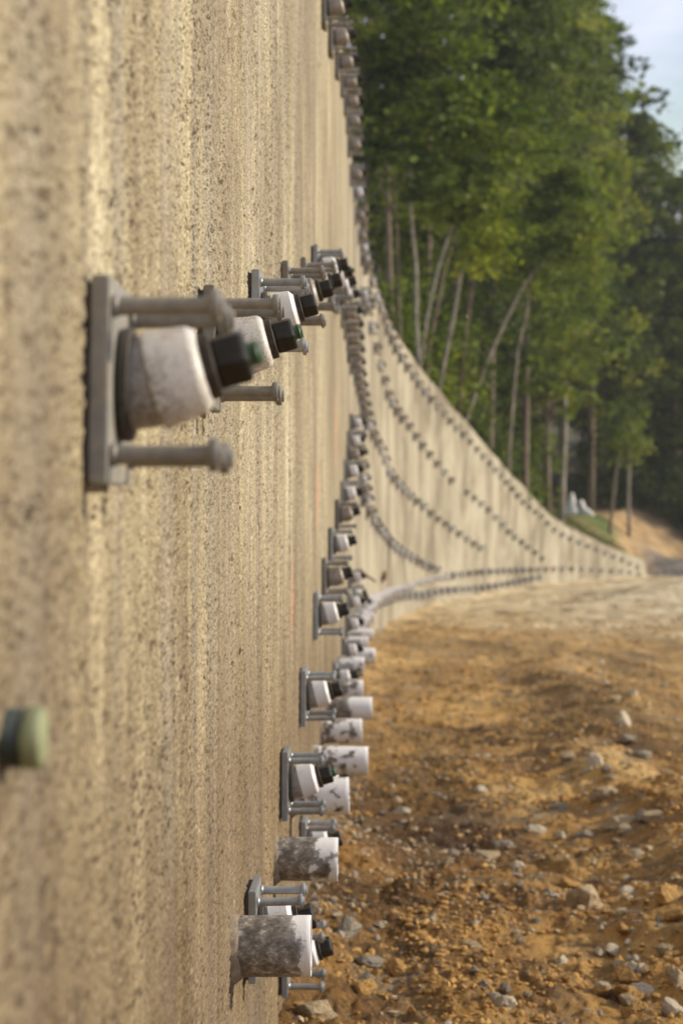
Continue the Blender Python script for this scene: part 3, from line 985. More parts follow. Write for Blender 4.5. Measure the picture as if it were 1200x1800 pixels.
# ------------------------------------------------------------------ drain pipes
def pipe_meshes(L, r=0.0695):
    bm = bmesh.new()
    seg, n = 44, 14
    rings = []
    ri = r - 0.0045
    prof = [(-0.05, r)] + [(L * k / n, r) for k in range(0, n)] + [(L - 0.001, r), (L, r - 0.0008), (L, ri + 0.0006), (L - 0.001, ri), (L * 0.5, ri), (-0.05, ri)]
    for x, rr in prof:
        rings.append([bm.verts.new((x, rr * math.cos(2 * math.pi * k / seg), rr * math.sin(2 * math.pi * k / seg))) for k in range(seg)])
    for i in range(len(rings) - 1):
        for k in range(seg):
            f = bm.faces.new((rings[i][k], rings[i][(k + 1) % seg], rings[i + 1][(k + 1) % seg], rings[i + 1][k]))
            f.smooth = True
    bmesh.ops.recalc_face_normals(bm, faces=bm.faces)
    return mark_sharp(done(bm, 'pipe'), 50)
PIPE_M = [mat_pipe(s) for s in range(5)]
GP = 'white drain pipes sticking out near the foot of the wall'
def grout_collar(seed):
    rg = random.Random(seed)
    bm = bmesh.new()
    seg = 40
    rr = [[], [], []]
    for k in range(seg):
        a = 2 * math.pi * k / seg
        low = max(0, -math.sin(a))
        j = rg.random()
        for i, (x, r) in enumerate(((-0.02, 0.0735 + 0.003 * j + 0.020 * low), (0.004, 0.072 + 0.002 * j + 0.012 * low), (0.008 + 0.006 * j + 0.012 * low, 0.0697))):
            rr[i].append(bm.verts.new((x, r * math.cos(a), r * math.sin(a))))
    for i in range(2):
        for k in range(seg):
            f = bm.faces.new((rr[i][k], rr[i][(k + 1) % seg], rr[i + 1][(k + 1) % seg], rr[i + 1][k]))
            f.smooth = True
    bmesh.ops.recalc_face_normals(bm, faces=bm.faces)
    return done(bm, 'grout')
M['grout'] = mat_plain('smeared_grout', (0.15, 0.115, 0.08), (0.42, 0.35, 0.26), 25, 0.95, 1.0, 0.006, 0.1)
gcol = [with_mat(grout_collar(s), M['grout']) for s in range(3)]

def pipe(d, H, L, label, i, shared=None):
    Y = d * U
    me = shared if shared is not None else with_mat(pipe_meshes(L), PIPE_M[i % 5])
    root = thing('drain_pipe', label, 'pipe', (float(wallX(Y)) + 0.003, Y, -H * K), GP)
    root.rotation_euler = (random.uniform(0, 6.28) if d > 5 else 0.2 * i, random.uniform(-0.02, 0.035), -wall_angle(Y))
    link('tube', me, None, root)
    g = link('grout', gcol[i % 3], None, root)
    g.rotation_euler = (-root.rotation_euler[0], 0, 0)
    return root
near_pipes = [
    (3.08, 3674, 0.182, 'nearest white pipe with dark grout smeared over most of it'),
    (4.25, 4415, 0.205, 'second pipe, brown and grout smeared with a bright cut end'),
    (4.95, 4600, 0.222, 'third white pipe, half hidden behind the anchor head with the bent stud'),
    (6.35, 5500, 0.275, 'fourth pipe, long and grey smeared, beside the green tipped nut'),
    (7.4, 6030, 0.232, 'fifth pipe, stubby with a brown smear around its middle'),
    (7.95, 6160, 0.285, 'sixth pipe, long and white with a brown patch underneath'),
    (8.7, 6460, 0.215, 'seventh pipe, white and short behind a black nut'),
    (9.6, 6720, 0.205, 'eighth pipe, clean white with a faint grey patch'),
    (11.3, 7700, 0.275, 'long ninth pipe reaching out furthest over the clay'),
]
for i, (d, H, L, lb) in enumerate(near_pipes):
    pipe(d, H, L, lb, i)
M['pvc_far'] = mat_white('weathered_white_pipe', (0.74, 0.72, 0.71), (0.30, 0.25, 0.19), 0.60, 0.70, 12)
sh = [with_mat(pipe_meshes(L), M['pvc_far']) for k, L in enumerate((0.17, 0.21, 0.25))]
for i, d in enumerate(stretch(12.2, d_at(782), 0.8, 1.05)):
    pipe(float(d), -float(row_e(d)) / K, 0, 'small white pipe in the low pale line, %s from its near end' % ordinal(i + 1), i, sh[i % 3])

# ------------------------------------------------------------------ odd fittings
# capped dowel at the left edge
def at(px, py, Y):
    return Vector(((px - CX) / FPX * Y, Y, -(py - HOR) / FPX * Y))
Yd = 1.66
dz = -(1297 - HOR) / FPX * Yd
root = thing('capped_dowel', 'blurred dark dowel with a pale green cap at the left edge of the wall', 'dowel', (float(wallX(Yd)) + 0.0, Yd, dz))
link('dowel', with_mat(done(lathe([(-0.03, 0.026), (0.0, 0.0262), (0.004, 0.0255), (0.022, 0.025)], 24), 'dowel'), mat_plain('dark_green_dowel', (0.012, 0.020, 0.014), (0.04, 0.05, 0.04), 30, 0.5)), None, root)
link('cap', with_mat(done(lathe([(0.0215, 0.0255), (0.023, 0.0265), (0.036, 0.0265), (0.039, 0.024), (0.0395, 0.018)], 24), 'cap'), M['cream']), None, root)
# a fitting at the bottom edge of the frame
Yd = 2.5 * U
root = thing('bracket_stub', 'top of a pale steel stub at the bottom edge of the photo', 'bracket', (float(wallX(Yd - .1)) + 0.004, Yd - .1, -(1845 - HOR) / FPX * Yd))
bm = bmesh.new(); box(bm, 0, 0.02, -0.05, 0.05, -0.06, 0.06); bmesh.ops.recalc_face_normals(bm, faces=bm.faces)
bmesh.ops.bevel(bm, geom=list(bm.edges), offset=0.002, segments=2, affect='EDGES')
link('plate', with_mat(done(bm, 'stub_plate'), M['zinc']), None, root)
link('stud', with_mat(done(lathe([(0.018, 0.011), (0.034, 0.011), (0.035, 0.009)], 16), 'stub_stud'), M['zinc']), None, root)

# hairline crack
pts = []
for k in range(26):
    q = k / 25
    px, py = 192 - 142 * q, 908 + 155 * q
    px += 3 * math.sin(q * 21) + 1.5 * math.sin(q * 47)
    d = float(np.interp(px, _pp, _dd))
    Y = d * U
    pts.append((float(wallX(Y)) + 0.0045, Y, -(py - HOR) / FPX * Y))
cr_ = link('crack', with_mat(done(tube(pts, [0.0007] * len(pts), 5), 'crack'), M['crack']), None, wall)
cr_['label'] = 'hairline crack running down to the left'

# hanging wires on the curved wall
def wire(px_pts, r, label, mat, end=None):
    P = []
    for px, py in px_pts:
        Y = d_at(px) * U - 0.4
        P.append(Vector((float(wallX(Y)) + 0.10, Y, -(py - HOR) / FPX * Y)))
    root = thing('hanging_wire', label, 'wire', P[0])
    link('wire', with_mat(done(tube([p - P[0] for p in P], [r] * len(P), 6), 'wire'), mat), None, root)
    if end:
        e = P[-1] - P[0]
        q = link('clamp', with_mat(done(tube([e + Vector((0, 0, 0.10)), e, e + Vector((-0.10, 0, -0.14))], [0.03, 0.055, 0.02], 7), 'clamp'), M['rust']), None, root)
wire([(676, 955), (677, 975), (675, 995), (671, 1008), (668, 1014)], 0.012, 'dark drooping wire with a rusty clamp hanging from the fourth row', M['cable'], True)
wire([(700, 972), (703, 995), (707, 1015), (711, 1040)], 0.014, 'thin grey wire hanging between two rows of the curved wall', M['zinc'])
Yr = 13.9 * U
root = thing('rusty_rod', 'short rusty rod sticking out beside the small anchor head below the column', 'rod', (float(wallX(Yr)) + 0.1, Yr, zh(13.9, 7500)))
link('rod', with_mat(done(tube([(0, -0.05, 0.06), (0.08, -0.05, 0.0), (0.19, -0.06, -0.07)], [0.016, 0.014, 0.012], 8), 'rod'), M['rust']), None, root)

# small insect in the air
Yi = 9.0
p = at(820, 557, Yi)
root = thing('flying_insect', 'tiny pale insect in the air before the dark trees', 'insect', p)
link('body', with_mat(done(tube([(-0.006, 0, 0.003), (-0.001, 0, 0.001), (0.006, 0, -0.003)], [0.0015, 0.0028, 0.001], 7), 'body'), M['pale_rock']), None, root)
for sgn in (-1, 1):
    link('wing', with_mat(poly_mesh('wing', [(0, 0, 0.001), (0.005, sgn * 0.007, 0.009), (0.001, sgn * 0.009, 0.011), (-0.003, sgn * 0.005, 0.006)], [[0, 1, 2, 3]]), M['pale_rock']), None, root)

# ------------------------------------------------------------------ rocks
from mathutils import noise as _mn
_n = _mn.noise
def rock_mesh(seed, sub=3):
    rg = np.random.default_rng(seed)
    bm = bmesh.new()
    bmesh.ops.create_icosphere(bm, subdivisions=sub, radius=1.0)
    # chop with random planes for flat faces
    planes = [(Vector(rg.normal(size=3)).normalized(), rg.uniform(0.45, 0.80)) for _ in range(13)]
    for v in bm.verts:
        v.co *= 1 + 0.16 * (_n(v.co * 1.7 + Vector((seed, 0, 0))))
        for n, d in planes:
            k = v.co.dot(n) - d
            if k > 0:
                v.co -= n * k * 0.92
        v.co *= 1 + 0.05 * rg.normal()
    me = done(bm, 'rock')
    return me
rocks = {k: [with_mat(rock_mesh(s + 10 * i), M[k]) for s in range(4)] for i, k in enumerate(('tan_rock', 'grey_rock', 'pale_rock', 'clod'))}
def gpos(px, py):
    d = 4000 / (py - 955)
    for _ in range(8):
        Y = d * U
        X = (px - CX) / FPX * Y
        d += (float(-ground_z(X, Y) * FPX / Y + HOR) - py) * d / 2600 * 2
        d = min(max(d, 3), 60)
    return X, Y
GR = 'stones lying loose on the clay ground'
def rock(px, py, wpx, kind, label, flat=0.65, seed=None):
    X, Y = gpos(px, py)
    s = wpx * Y / FPX / 2 / 0.82
    rg = random.Random(seed if seed is not None else px * 13 + py)
    X = max(X, float(wallX(Y)) + s * 0.9)
    o = link('rock', rocks[kind][rg.randrange(4)])
    o.location = (X, Y, float(ground_z(X, Y, False)) + s * flat * rg.choice([0.38, 0.25, 0.05]))
    o.scale = (s, s * rg.uniform(0.7, 1.1), s * flat)
    o.rotation_euler = (rg.uniform(-.25, .25), rg.uniform(-.25, .25), rg.uniform(0, 6.28))
    tag(o, label, 'rock', GR)
    return o
named = [
    (1022, 1590, 74, 'tan_rock', 'large tan pointed rock standing alone, lower right', 0.9),
    (1095, 1450, 58, 'tan_rock', 'broad rounded tan rock on top of the spoil ridge', 0.7),
    (1062, 1402, 52, 'tan_rock', 'tan rock just up and left of the broad rounded one on the ridge', 0.6),
    (940, 1460, 36, 'pale_rock', 'flat pale rock left of the spoil ridge', 0.5),
    (984, 1474, 26, 'pale_rock', 'small pale rock between the flat pale rock and the ridge', 0.6),
    (850, 1506, 50, 'tan_rock', 'long low tan rock in the middle of the clay', 0.45),
    (905, 1528, 32, 'pale_rock', 'small whitish rock right below the long low tan one', 0.7),
    (880, 1484, 46, 'grey_rock', 'grey lump of rubble above the long low tan rock', 0.55),
    (610, 1645, 62, 'grey_rock', 'grey rough rock nearest the lowest pipe', 0.8),
    (650, 1695, 58, 'grey_rock', 'slanting blue grey slab beside the grey rough rock', 0.5),
    (548, 1785, 72, 'tan_rock', 'orange brown boulder lying against the foot of the wall', 0.75),
    (1188, 1728, 56, 'tan_rock', 'rounded rock cut by the right edge of the photo', 0.8),
    (1096, 1282, 34, 'pale_rock', 'upright pale rock highest on the right', 1.0),
    (1102, 1306, 30, 'grey_rock', 'greyish rock just under the upright pale one', 0.6),
    (1045, 1348, 38, 'pale_rock', 'pale rock with a shadowed side halfway up the ridge', 0.8),
    (1082, 1325, 28, 'tan_rock', 'tan rock between the upright pale one and the half shadowed one', 0.7),
    (1074, 1370, 28, 'tan_rock', 'small tan rock just below the half shadowed one', 0.6),
    (942, 1618, 20, 'grey_rock', 'small bluish pebble alone in the lower middle', 0.8),
    (845, 1392, 26, 'pale_rock', 'whitish stone alone in the middle distance', 0.5),
    (684, 1382, 20, 'pale_rock', 'whitish stone near the pipe ends', 0.6),
    (729, 1259, 17, 'pale_rock', 'bright white stone far off near the wall', 0.5),
    (790, 1502, 34, 'grey_rock', 'grey crumbly stone left of the long low tan rock', 0.5),
    (606, 1456, 32, 'tan_rock', 'tan lump right of the second pipe end', 0.7),
    (588, 1598, 34, 'tan_rock', 'pale tan lump tucked behind the nearest pipe', 0.7),
    (885, 1600, 26, 'clod', 'orange clod of clay in the lower middle', 0.5),
    (1150, 1440, 40, 'tan_rock', 'tan rock on the right slope of the ridge', 0.5),
    (1180, 1580, 60, 'clod', 'big clod of earth near the right edge', 0.6),
    (640, 1740, 44, 'clod', 'orange clod near the boulder at the foot of the wall', 0.6),
    (1130, 1340, 36, 'grey_rock', 'grey rock at the far right of the ridge top', 0.5),
    (560, 1716, 36, 'grey_rock', 'grey stone with greenish tint under the lowest studs', 0.6),
]
for e in named:
    rock(e[0], e[1], e[2], e[3], e[4], e[5])
lab = {'tan_rock': 'small tan stone lying', 'grey_rock': 'small grey stone lying', 'pale_rock': 'small pale stone lying', 'clod': 'small orange clod of clay lying'}
NEAR = [(e[0], e[1], e[4].split(',')[0]) for e in named]
seen_labels = {}
def shortname(t):
    w_ = t.split()[:6]
    while w_[-1] in ('on', 'in', 'the', 'of', 'just', 'up', 'and', 'left', 'at', 'a', 'with', 'between', 'to', 'right', 'under', 'standing', 'near', 'against', 'tucked', 'cut', 'by', 'below', 'above', 'lying', 'slanting', 'beside', 'far'):
        w_.pop()
    return ' '.join(w_)
for i in range(240):
    py = 1130 + 660 * random.random() ** 0.8
    lx = 530 if py > 1600 else 600 if py > 1400 else 660
    px = random.uniform(lx, 1230)
    if random.random() < 0.5:
        px = random.gauss(1085 + (py - 1400) * 0.10, 40)
    kd = random.choice(['tan_rock', 'tan_rock', 'pale_rock', 'pale_rock', 'grey_rock', 'clod', 'clod', 'clod'] if px > 950 else ['tan_rock', 'tan_rock', 'grey_rock', 'pale_rock', 'clod', 'clod', 'clod', 'clod'])
    sz = random.choice([9, 11, 12, 14, 18, 24, 32])
    nx = min(NEAR, key=lambda e: (e[0] - px) ** 2 + (1.6 * (e[1] - py)) ** 2)
    side = ('below' if py > nx[1] + 14 else 'above' if py < nx[1] - 14 else 'beside') + (' and right of' if px > nx[0] + 25 else ' and left of' if px < nx[0] - 25 else '')
    side = side.replace('beside and ', '')
    lb = '%s %s %s the %s' % ('tiny' if sz < 12 else 'small' if sz < 20 else 'fair sized', {'tan_rock': 'tan stone', 'grey_rock': 'grey stone', 'pale_rock': 'pale stone', 'clod': 'orange clod'}[kd], side, shortname(nx[2]))
    seen_labels[lb] = seen_labels.get(lb, 0) + 1
    if seen_labels[lb] > 1:
        lb = ordinal(seen_labels[lb]) + ' ' + lb
    rock(px, py, sz * (0.6 + (py - 1100) / 900), kd, lb, random.uniform(0.5, 0.85), i)

# loose crumbs, too many to count
def scatter_crumbs(name, n, mat, seed, smin, smax, clump, wallside=0.0):
    rg = np.random.default_rng(seed)
    bm = bmesh.new(); bmesh.ops.create_icosphere(bm, subdivisions=1, radius=1.0)
    bv = np.array([v.co[:] for v in bm.verts]); bf = np.array([[v.index for v in f.verts] for f in bm.faces]); bm.free()
    Y = np.exp(rg.uniform(math.log(6.3), math.log(44), n * 4))
    s = rg.uniform(0, 1, n * 4) ** (1.0 + wallside)
    X = wallX(Y) + 0.03 + s * (0.9 + 0.17 * Y)
    k = fbm(X * clump, Y * clump * 0.7, 3, seed) > rg.uniform(-0.12, 0.50, n * 4)
    X, Y = X[k][:n], Y[k][:n]
    m = len(X)
    Z = ground_z(X, Y)
    size = smin * (smax / smin) ** (rg.uniform(0, 1, m) ** 2.2) * (0.75 + 0.022 * Y)
    V = bv[None] * (1 + 0.22 * rg.normal(size=(m, len(bv), 1)))
    sc = size[:, None, None] * np.stack([rg.uniform(.7, 1.3, m), rg.uniform(.7, 1.3, m), rg.uniform(.5, .9, m)], -1)[:, None, :]
    V = V * sc
    a = rg.uniform(0, 6.28, m)
    c, s_ = np.cos(a)[:, None], np.sin(a)[:, None]
    VX = V[..., 0] * c - V[..., 1] * s_ + X[:, None]
    VY = V[..., 0] * s_ + V[..., 1] * c + Y[:, None]
    VZ = V[..., 2] + Z[:, None] + size[:, None] * 0.25
    F = (bf[None] + (np.arange(m) * len(bv))[:, None, None]).reshape(-1, 3)
    o = link(name, poly_mesh(name, np.stack([VX, VY, VZ], -1).reshape(-1, 3), F), mat, kind='stuff')
    return o
o = scatter_crumbs('clay_crumbs', 11000, M['clod'], 5, 0.005, 0.024, 2.2)
tag(o, 'orange crumbs of clay covering the ground', 'soil')
o = scatter_crumbs('gravel', 1500, M['grey_rock'], 6, 0.006, 0.026, 1.5, 1.4)
tag(o, 'grey gravel sprinkled over the clay and along the wall foot', 'gravel')
o = scatter_crumbs('gravel', 3400, M['tan_rock'], 8, 0.005, 0.024, 1.1)
tag(o, 'tan gravel sprinkled over the clay', 'gravel')

# ------------------------------------------------------------------ white covered bundles on the bank
def bundle(px, py, D, prof, label, lean):
    rg = random.Random(px)
    base = at(px, py, D)
    base.z = float(hill_z(base.x, D)) - 0.05
    bm = bmesh.new()
    seg = 22
    rings = []
    for z, r, ox in prof:
        rings.append([bm.verts.new((ox + r * math.cos(2 * math.pi * k / seg) * (1 + 0.09 * math.sin(5 * k * 2 * math.pi / seg + z * 3) + 0.04 * rg.random()),
                                    r * 0.8 * math.sin(2 * math.pi * k / seg) * (1 + 0.05 * rg.random()), z)) for k in range(seg)])
    for i in range(len(rings) - 1):
        for k in range(seg):
            f = bm.faces.new((rings[i][k], rings[i][(k + 1) % seg], rings[i + 1][(k + 1) % seg], rings[i + 1][k]))
            f.smooth = True
    bm.faces.new(rings[-1])
    bmesh.ops.recalc_face_normals(bm, faces=bm.faces)
    o = link('covered_bundle', with_mat(done(bm, 'bundle'), M['tarp']))
    o.location = base
    o.scale = (1.12, 1.12, 1.15)
    tag(o, label, 'bundle')
bundle(1004, 906, 101, [(0, .31, 0), (.2, .31, 0), (.45, .25, 0), (.7, .17, 0), (.9, .12, 0), (1.02, .10, .0), (1.1, .05, 0)], 'taller upright white covered bundle beside the grey trunk on the bank', 0)
bundle(1028, 908, 101, [(0, .30, .12), (.15, .31, .1), (.35, .24, .0), (.5, .13, -.12), (.62, .14, -.18), (.75, .13, -.2), (.84, .06, -.22)], 'shorter leaning white covered bundle right of the upright one', 0)

# ------------------------------------------------------------------ trees
def crown_mesh(seed, H, Rm, z0, nclus, nleaf, size, shape='round', flat=0.45):
    rg = np.random.default_rng(seed)
    u = rg.uniform(0, 1, nclus)
    h = z0 + (H - z0) * u
    if shape == 'round':
        prof = np.sin(np.pi * np.clip(0.10 + 0.88 * u, 0, 1)) ** 0.6
    else:
        prof = np.clip(1.08 - u, 0.06, 1) ** 0.8
    ang = rg.uniform(0, 2 * np.pi, nclus)
    rad = Rm * prof * np.sqrt(rg.uniform(0.05, 1, nclus))
    lob = 1 + 0.30 * np.sin(ang * 3 + seed) + 0.2 * np.sin(h * 1.3 + ang * 2)
    cx, cy = rad * lob * np.cos(ang), rad * lob * np.sin(ang)
    ctone = rg.uniform(0, 1, nclus)
    cr_ = rg.uniform(0.45, 1.15, nclus)
    ci = np.repeat(np.arange(nclus), nleaf)
    n = len(ci)
    d = rg.normal(size=(n, 3))
    d /= np.linalg.norm(d, axis=1)[:, None]
    rr = rg.uniform(0.15, 1, n) ** 0.6 * cr_[ci]
    P = np.stack([cx[ci], cy[ci], h[ci]], -1) + d * rr[:, None] * np.array([1, 1, flat])
    # drooping outwards
    P[:, 2] -= 0.12 * rr
    a = rg.normal(size=(n, 3)); a[:, 2] *= 0.5
    a /= np.linalg.norm(a, axis=1)[:, None]
    b = rg.normal(size=(n, 3))
    b -= a * np.sum(a * b, 1)[:, None]
    b /= np.linalg.norm(b, axis=1)[:, None]
    L = size * rg.uniform(0.45, 1.0, n)[:, None] ** 1.3 * 1.75
    V = np.stack([P - a * L * 0.6, P + b * L * 0.36, P + a * L * 0.6, P - b * L * 0.36], 1).reshape(-1, 3)
    me = poly_mesh('crown', V, np.arange(4 * n).reshape(n, 4))
    at_ = me.attributes.new('tone', 'FLOAT', 'POINT')
    at_.data.foreach_set('value', np.repeat(np.clip(ctone[ci] * 0.7 + rg.uniform(0, 0.3, n), 0, 1), 4).astype(np.float32))
    return me, list(zip(cx, cy, h))

def limbs(clusters, H, r0, seed, lean=(0, 0), count=26):
    rg = random.Random(seed)
    bm_all = bmesh.new()
    def add(b):
        me = done(b, 'tmp')
        bm_all.from_mesh(me)
        bpy.data.meshes.remove(me)
    npt = 9
    pts, rad = [], []
    for k in range(npt):
        q = k / (npt - 1)
        pts.append(Vector((lean[0] * q ** 1.3 + 0.12 * math.sin(q * 5 + seed), lean[1] * q ** 1.3 + 0.12 * math.cos(q * 4 + seed), H * 0.94 * q - 0.2)))
        rad.append(r0 * (1 - 0.85 * q) + 0.015)
    add(tube(pts, rad, 9))
    cl = list(clusters)
    rg.shuffle(cl)
    for c in cl[:count]:
        c = Vector(c)
        q = max(0.05, min(0.9, (c.z - 0.9) / (H * 0.94) - 0.08))
        i = min(npt - 2, int(q * (npt - 1)))
        f = q * (npt - 1) - i
        s = pts[i].lerp(pts[i + 1], f)
        mid = s.lerp(c, 0.5) + Vector((0, 0, 0.18))
        r = max(0.02, rad[i] * 0.35)
        add(tube([s, mid, c], [r, r * 0.6, 0.012], 5))
    return bm_all

VAR = []
for k in range(10):
    kind = 'round' if k % 3 or k > 6 else 'cone'
    H = [21, 22, 19, 20, 23, 18, 20, 24, 23, 25][k]
    cm_, cl = crown_mesh(100 + k, H, [2.6, 3.1, 2.5, 2.9, 2.4, 3.2, 2.7, 2.5, 2.3, 2.6][k], H * [0.26, 0.22, 0.18, 0.3, 0.24, 0.15, 0.2, 0.5, 0.46, 0.55][k], 190 if k < 7 else 100, 56, 0.18, kind)
    VAR.append((H, cm_, cl))
tr_pale = [with_mat(done(limbs(v[2], v[0], 0.13, 40 + i), 'trunk'), M['bark_pale']) for i, v in enumerate(VAR)]
tr_brown = [with_mat(done(limbs(v[2], v[0], 0.13, 60 + i), 'trunk'), M['bark_brown']) for i, v in enumerate(VAR)]
crowns = {c: [with_mat(v[1], M[c]) for v in VAR] for c in ('leaf', 'leaf_dark')}
GT = 'trees of the wood behind the wall'

def tree(px, D, topy, var, leaf='leaf', bark='pale', label='', rot=None, wide=1.0):
    X = (px - CX) / FPX * D
    z = float(hill_z(X, D)) - 0.1
    ztopy = -(topy - HOR) / FPX * D
    H = VAR[var][0]
    s = (ztopy - z) / H
    root = thing('tree', label, 'tree', (X, D, z), GT)
    root.scale = (0.5 * s + 0.5 * wide, 0.5 * s + 0.5 * wide, s)
    root.rotation_euler = (0, 0, random.uniform(0, 6.28) if rot is None else rot)
    link('trunk', (tr_pale if bark == 'pale' else tr_brown)[var], None, root)
    link('crown', crowns[leaf][var], None, root)
    return root

specs = []
def row_of(words, data, leafs, bark, wide, jit=0):
    data = sorted(data)
    for i, (px, D, ty, v) in enumerate(data):
        lb = '%s, %s from the left' % (words, ordinal(i + 1))
        specs.append((px, D, ty, v, leafs[i % len(leafs)], bark, lb, wide))
# the front of the wood: crowns held high above bare stems
row_of('tall bare stemmed tree at the front of the wood', [(640, 50, -300, 7), (688, 55, -230, 8), (748, 61, -300, 9), (806, 67, -210, 7), (862, 73, -260, 4), (918, 79, -170, 6), (966, 86, -110, 2)], ['leaf', 'leaf', 'leaf', 'leaf_dark', 'leaf_dark', 'leaf', 'leaf'], 'brown', 1.0)
row_of('leafy tree in the middle of the wood', [(618, 60, -60, 3), (668, 65, 120, 5), (716, 68, -20, 6), (770, 74, 170, 0), (828, 80, -40, 2), (884, 88, 60, 4), (938, 94, -90, 1), (985, 99, -60, 3), (1035, 104, -40, 6)], ['leaf', 'leaf_dark', 'leaf'], 'brown', 1.0)
row_of('dark tree deep in the wood above the curved wall', [(640, 84, 210, 1), (700, 88, 330, 4), (760, 94, 250, 3), (820, 99, 300, 5), (880, 104, 240, 2), (935, 110, 200, 6), (985, 112, 20, 0), (1030, 114, 40, 1)], ['leaf_dark'], 'brown', 1.15)
row_of('round topped green tree at the right of the wood', [(1058, 106, 40, 5), (1084, 108, 165, 1), (1116, 107, 200, 3), (1150, 109, 255, 5), (1185, 108, 312, 1), (1220, 111, 300, 6), (1262, 109, 330, 2), (1310, 112, 320, 4), (1370, 114, 350, 5), (1440, 114, 330, 1)], ['leaf', 'leaf', 'leaf_dark'], 'brown', 1.1)
row_of('dark tree in the last row of the wood', [(1045, 118, 300, 2), (1095, 120, 380, 0), (1140, 122, 400, 4), (1185, 121, 420, 6), (1235, 124, 420, 3), (1290, 122, 400, 1), (1340, 125, 420, 2), (1120, 130, 420, 5), (1170, 133, 440, 2), (1215, 131, 430, 0), (1065, 128, 340, 4), (1020, 124, 260, 3), (960, 120, 330, 5), (900, 118, 360, 0), (840, 112, 380, 6), (780, 106, 400, 2), (720, 98, 420, 1), (660, 92, 380, 5)], ['leaf_dark'], 'brown', 1.3)
for sp in specs:
    tree(sp[0], sp[1], sp[2], sp[3], sp[4], sp[5], sp[6], None, sp[7])

# trees whose bare trunks stand out
def leaning(pts, D, wpx, bark, label, leafkey='leaf', crown=None, nl=60):
    P = [at(x, y, D) for x, y in pts]
    base = P[-1].copy()
    zb = float(hill_z(base.x, D)) - 0.1
    dirv = (P[-1] - P[-2])
    if P[-1].z > zb + 0.3:
        k = min(3.0, (P[-1].z - zb) / max(0.1, -dirv.z))
        P.append(Vector((P[-1].x + dirv.x * k * 0.4, D, zb)))
    base = P[-1].copy()
    P = [p - base for p in reversed(P)]
    root = thing('tree', label, 'tree', base, GT)
    r = wpx * D / FPX / 2 * 0.78
    n = len(P)
    tb = tube([p + Vector((0, 0.1 * math.sin(i * 2), 0)) for i, p in enumerate(P)], [r * (1.1 - 0.5 * i / (n - 1)) for i in range(n)], 9)
    link('trunk', with_mat(done(tb, 'trunk'), M[bark]), None, root)
    if crown:
        Hc, Rc, nc, sz = crown
        me, cl = crown_mesh(int(pts[0][0]), Hc, Rc, 0, nc, nl, sz, 'round')
        c = link('crown', with_mat(me, M[leafkey]), None, root)
        c.location = P[-1] - Vector((0, 0, Hc * 0.12))
    return root
leaning([(738, 60), (727, 180), (722, 260), (719, 330), (724, 400), (731, 470), (731, 560), (737, 645)], 50, 8.5, 'bark_pale', 'slim pale barked tree standing straight above the bend of the wall', 'leaf', (7, 1.9, 110, .17))
leaning([(812, 350), (790, 410), (770, 470), (752, 550), (740, 640)], 48.5, 7, 'bark_pale', 'slim pale trunk leaning right of the straight one', 'leaf', (3.4, 1.3, 60, .16))
leaning([(850, 330), (826, 420), (808, 490), (796, 560), (782, 630), (768, 700)], 53, 8.5, 'bark_pale', 'pale leaning trunk under the bright yellow green branch', 'leaf', (3.4, 1.2, 60, .15))
leaning([(842, 455), (828, 462)], 52, 3, 'bark_brown', 'bright yellow green branch hanging in the middle of the wood', 'leaf_yellow', (2.2, 0.6, 34, .13))
leaning([(1000, 440), (968, 452), (940, 474), (915, 510), (890, 560), (862, 620), (838, 680), (818, 740)], 60, 9, 'bark_pale', 'pale trunk bending far to the right in a bow', 'leaf', (3, 1.2, 50, .15))
leaning([(932, 500), (925, 555), (910, 610), (902, 690), (895, 790)], 68, 7, 'bark_pale', 'short pale trunk right of the bowed one', 'leaf', (3, 1.2, 40, .15))
leaning([(905, 150), (885, 190), (858, 250), (826, 330), (802, 400), (782, 470), (768, 540), (755, 600), (750, 670)], 56, 9, 'bark_brown', 'brown trunk leaning right, high in the wood', 'leaf_dark', (5, 1.7, 80, .16))
leaning([(925, 190), (905, 240), (880, 310), (850, 400), (836, 470), (822, 560), (812, 650), (806, 740)], 59, 7, 'bark_brown', 'second brown trunk twinned with the high leaning one', 'leaf_dark', (4, 1.5, 50, .16))
leaning([(690, 300), (697, 400), (700, 500), (704, 600)], 50, 6, 'bark_brown', 'thin brown stem left of the straight pale one', 'leaf', (3, 1.2, 40, .16))
leaning([(990, 560), (992, 660), (991, 760), (988, 850), (985, 928)], 89.5, 15, 'bark_pale', 'straight grey trunked tree beside the white bundles', 'leaf', (8, 2.2, 80, .18))
leaning([(1106, 790), (1104, 870), (1105, 945)], 101, 9, 'bark_pale', 'thin pale trunk in the dark gap above the sandy bank', 'leaf', (3, 1.2, 20, .18))
leaning([(1085, 800), (1077, 870), (1072, 930)], 99, 9, 'bark_brown', 'thin brown trunk just left of the thin pale one', 'leaf', (3, 1.2, 20, .18))
leaning([(760, 420), (750, 500), (745, 600), (742, 650)], 62, 6, 'bark_pale', 'thin grey trunk behind the straight pale barked tree', 'leaf', (4, 1.3, 24, .16))

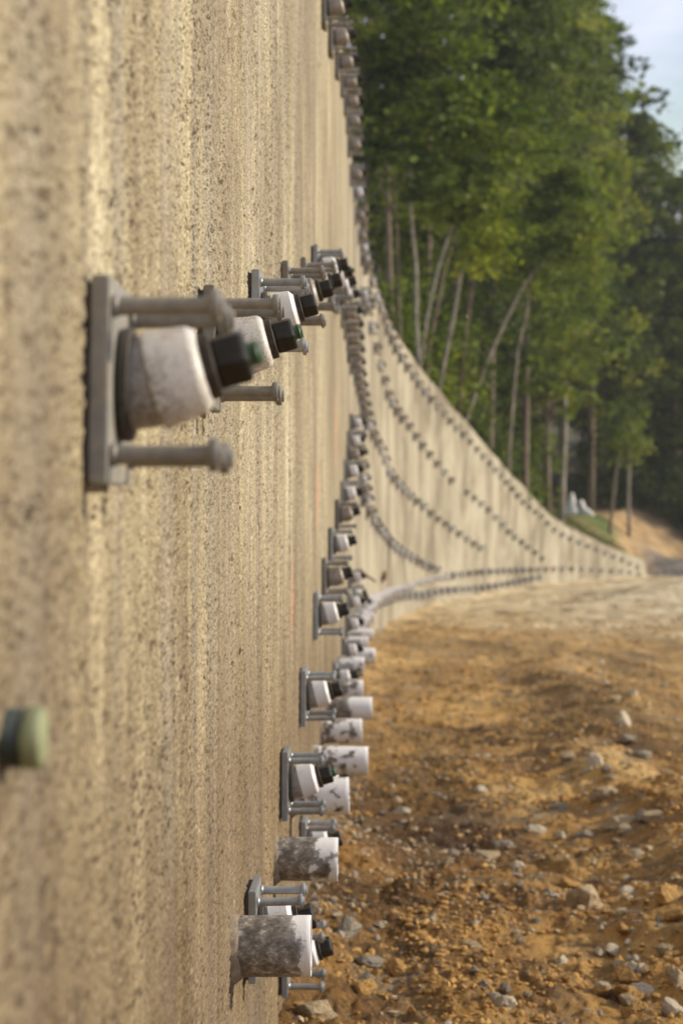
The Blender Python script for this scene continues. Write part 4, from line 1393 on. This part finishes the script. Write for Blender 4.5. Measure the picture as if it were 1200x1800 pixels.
# undergrowth at the edge of the wood
bush, _ = crown_mesh(900, 3.2, 1.5, 0.1, 60, 60, 0.13, 'round', 0.6)
bush2, _ = crown_mesh(901, 2.4, 1.8, 0.1, 60, 60, 0.13, 'round', 0.6)
bl = [with_mat(bush, M['leaf']), with_mat(bush2, M['leaf_yellow']), with_mat(bush2, M['leaf_dark'])]
bt = with_mat(done(limbs([(0.5, 0.2, 1.5), (-.6, .3, 1.8), (0.2, -.6, 2.1), (-.3, -.2, 2.4)], 2.2, 0.05, 3, count=4), 'stem'), M['bark_brown'])
for i in range(44):
    px = 640 + i * 7.6 + random.uniform(-8, 8)
    D = 50.5 + (px - 640) * 0.130 + random.choice([random.uniform(0, 2), random.uniform(3, 10), random.uniform(5, 11)])
    if i > 32:
        D = random.uniform(106, 112)
        px = 1060 + (i - 33) * 20 + random.uniform(-8, 8)
    X = (px - CX) / FPX * D
    root = thing('shrub', ('leafy shrub under the trees behind the wall, %s from the left' % ordinal(i + 1)) if i <= 32 else 'leafy shrub beyond the sandy bank, %s from the left' % ordinal(i - 32), 'shrub', (X, D, float(hill_z(X, D)) - 0.1), 'shrubs in the undergrowth at the edge of the wood')
    s = random.uniform(0.7, 1.3) * (1.0 if px < 850 or px > 1000 else 1.25)
    root.scale = (s, s, s * random.uniform(0.9, 1.5))
    root.rotation_euler = (0, 0, random.uniform(0, 6))
    link('foliage', bl[random.choice([0, 0, 0, 2, 2, 2])], None, root)
    link('stem', bt, None, root)

# grass blades on the green bank
rg = np.random.default_rng(3)
n = 9000
Yg = rg.uniform(80, 98, n)
Xg = wallX(Yg) - 0.4 - rg.uniform(0, 5, n)
Zg = hill_z(Xg, Yg)
hh = rg.uniform(0.05, 0.20, n)
lx, ly = rg.normal(0, 0.05, n), rg.normal(0, 0.05, n)
ww = 0.012
V = np.stack([np.stack([Xg - ww, Yg, Zg], -1), np.stack([Xg + ww, Yg, Zg], -1), np.stack([Xg + lx, Yg + ly, Zg + hh], -1)], 1).reshape(-1, 3)
o = link('grass', poly_mesh('grass', V, np.arange(3 * n).reshape(n, 3)), M['weed'], kind='stuff')
tag(o, 'short grass growing on the bank behind the far end of the wall', 'grass')

# ------------------------------------------------------------------ thin evening haze
def haze():
    bm = bmesh.new()
    box(bm, -70, 90, -6, 300, -50, 22)
    bmesh.ops.recalc_face_normals(bm, faces=bm.faces)
    m = bpy.data.materials.new('haze')
    m.use_nodes = True
    t = m.node_tree
    t.nodes.clear()
    o_ = t.nodes.new('ShaderNodeOutputMaterial')
    v_ = t.nodes.new('ShaderNodeVolumePrincipled')
    v_.inputs['Color'].default_value = (0.9, 0.93, 0.97, 1)
    v_.inputs['Density'].default_value = 0.0004
    t.links.new(v_.outputs[0], o_.inputs['Volume'])
    link('haze', done(bm, 'haze'), m, kind='stuff')
haze()
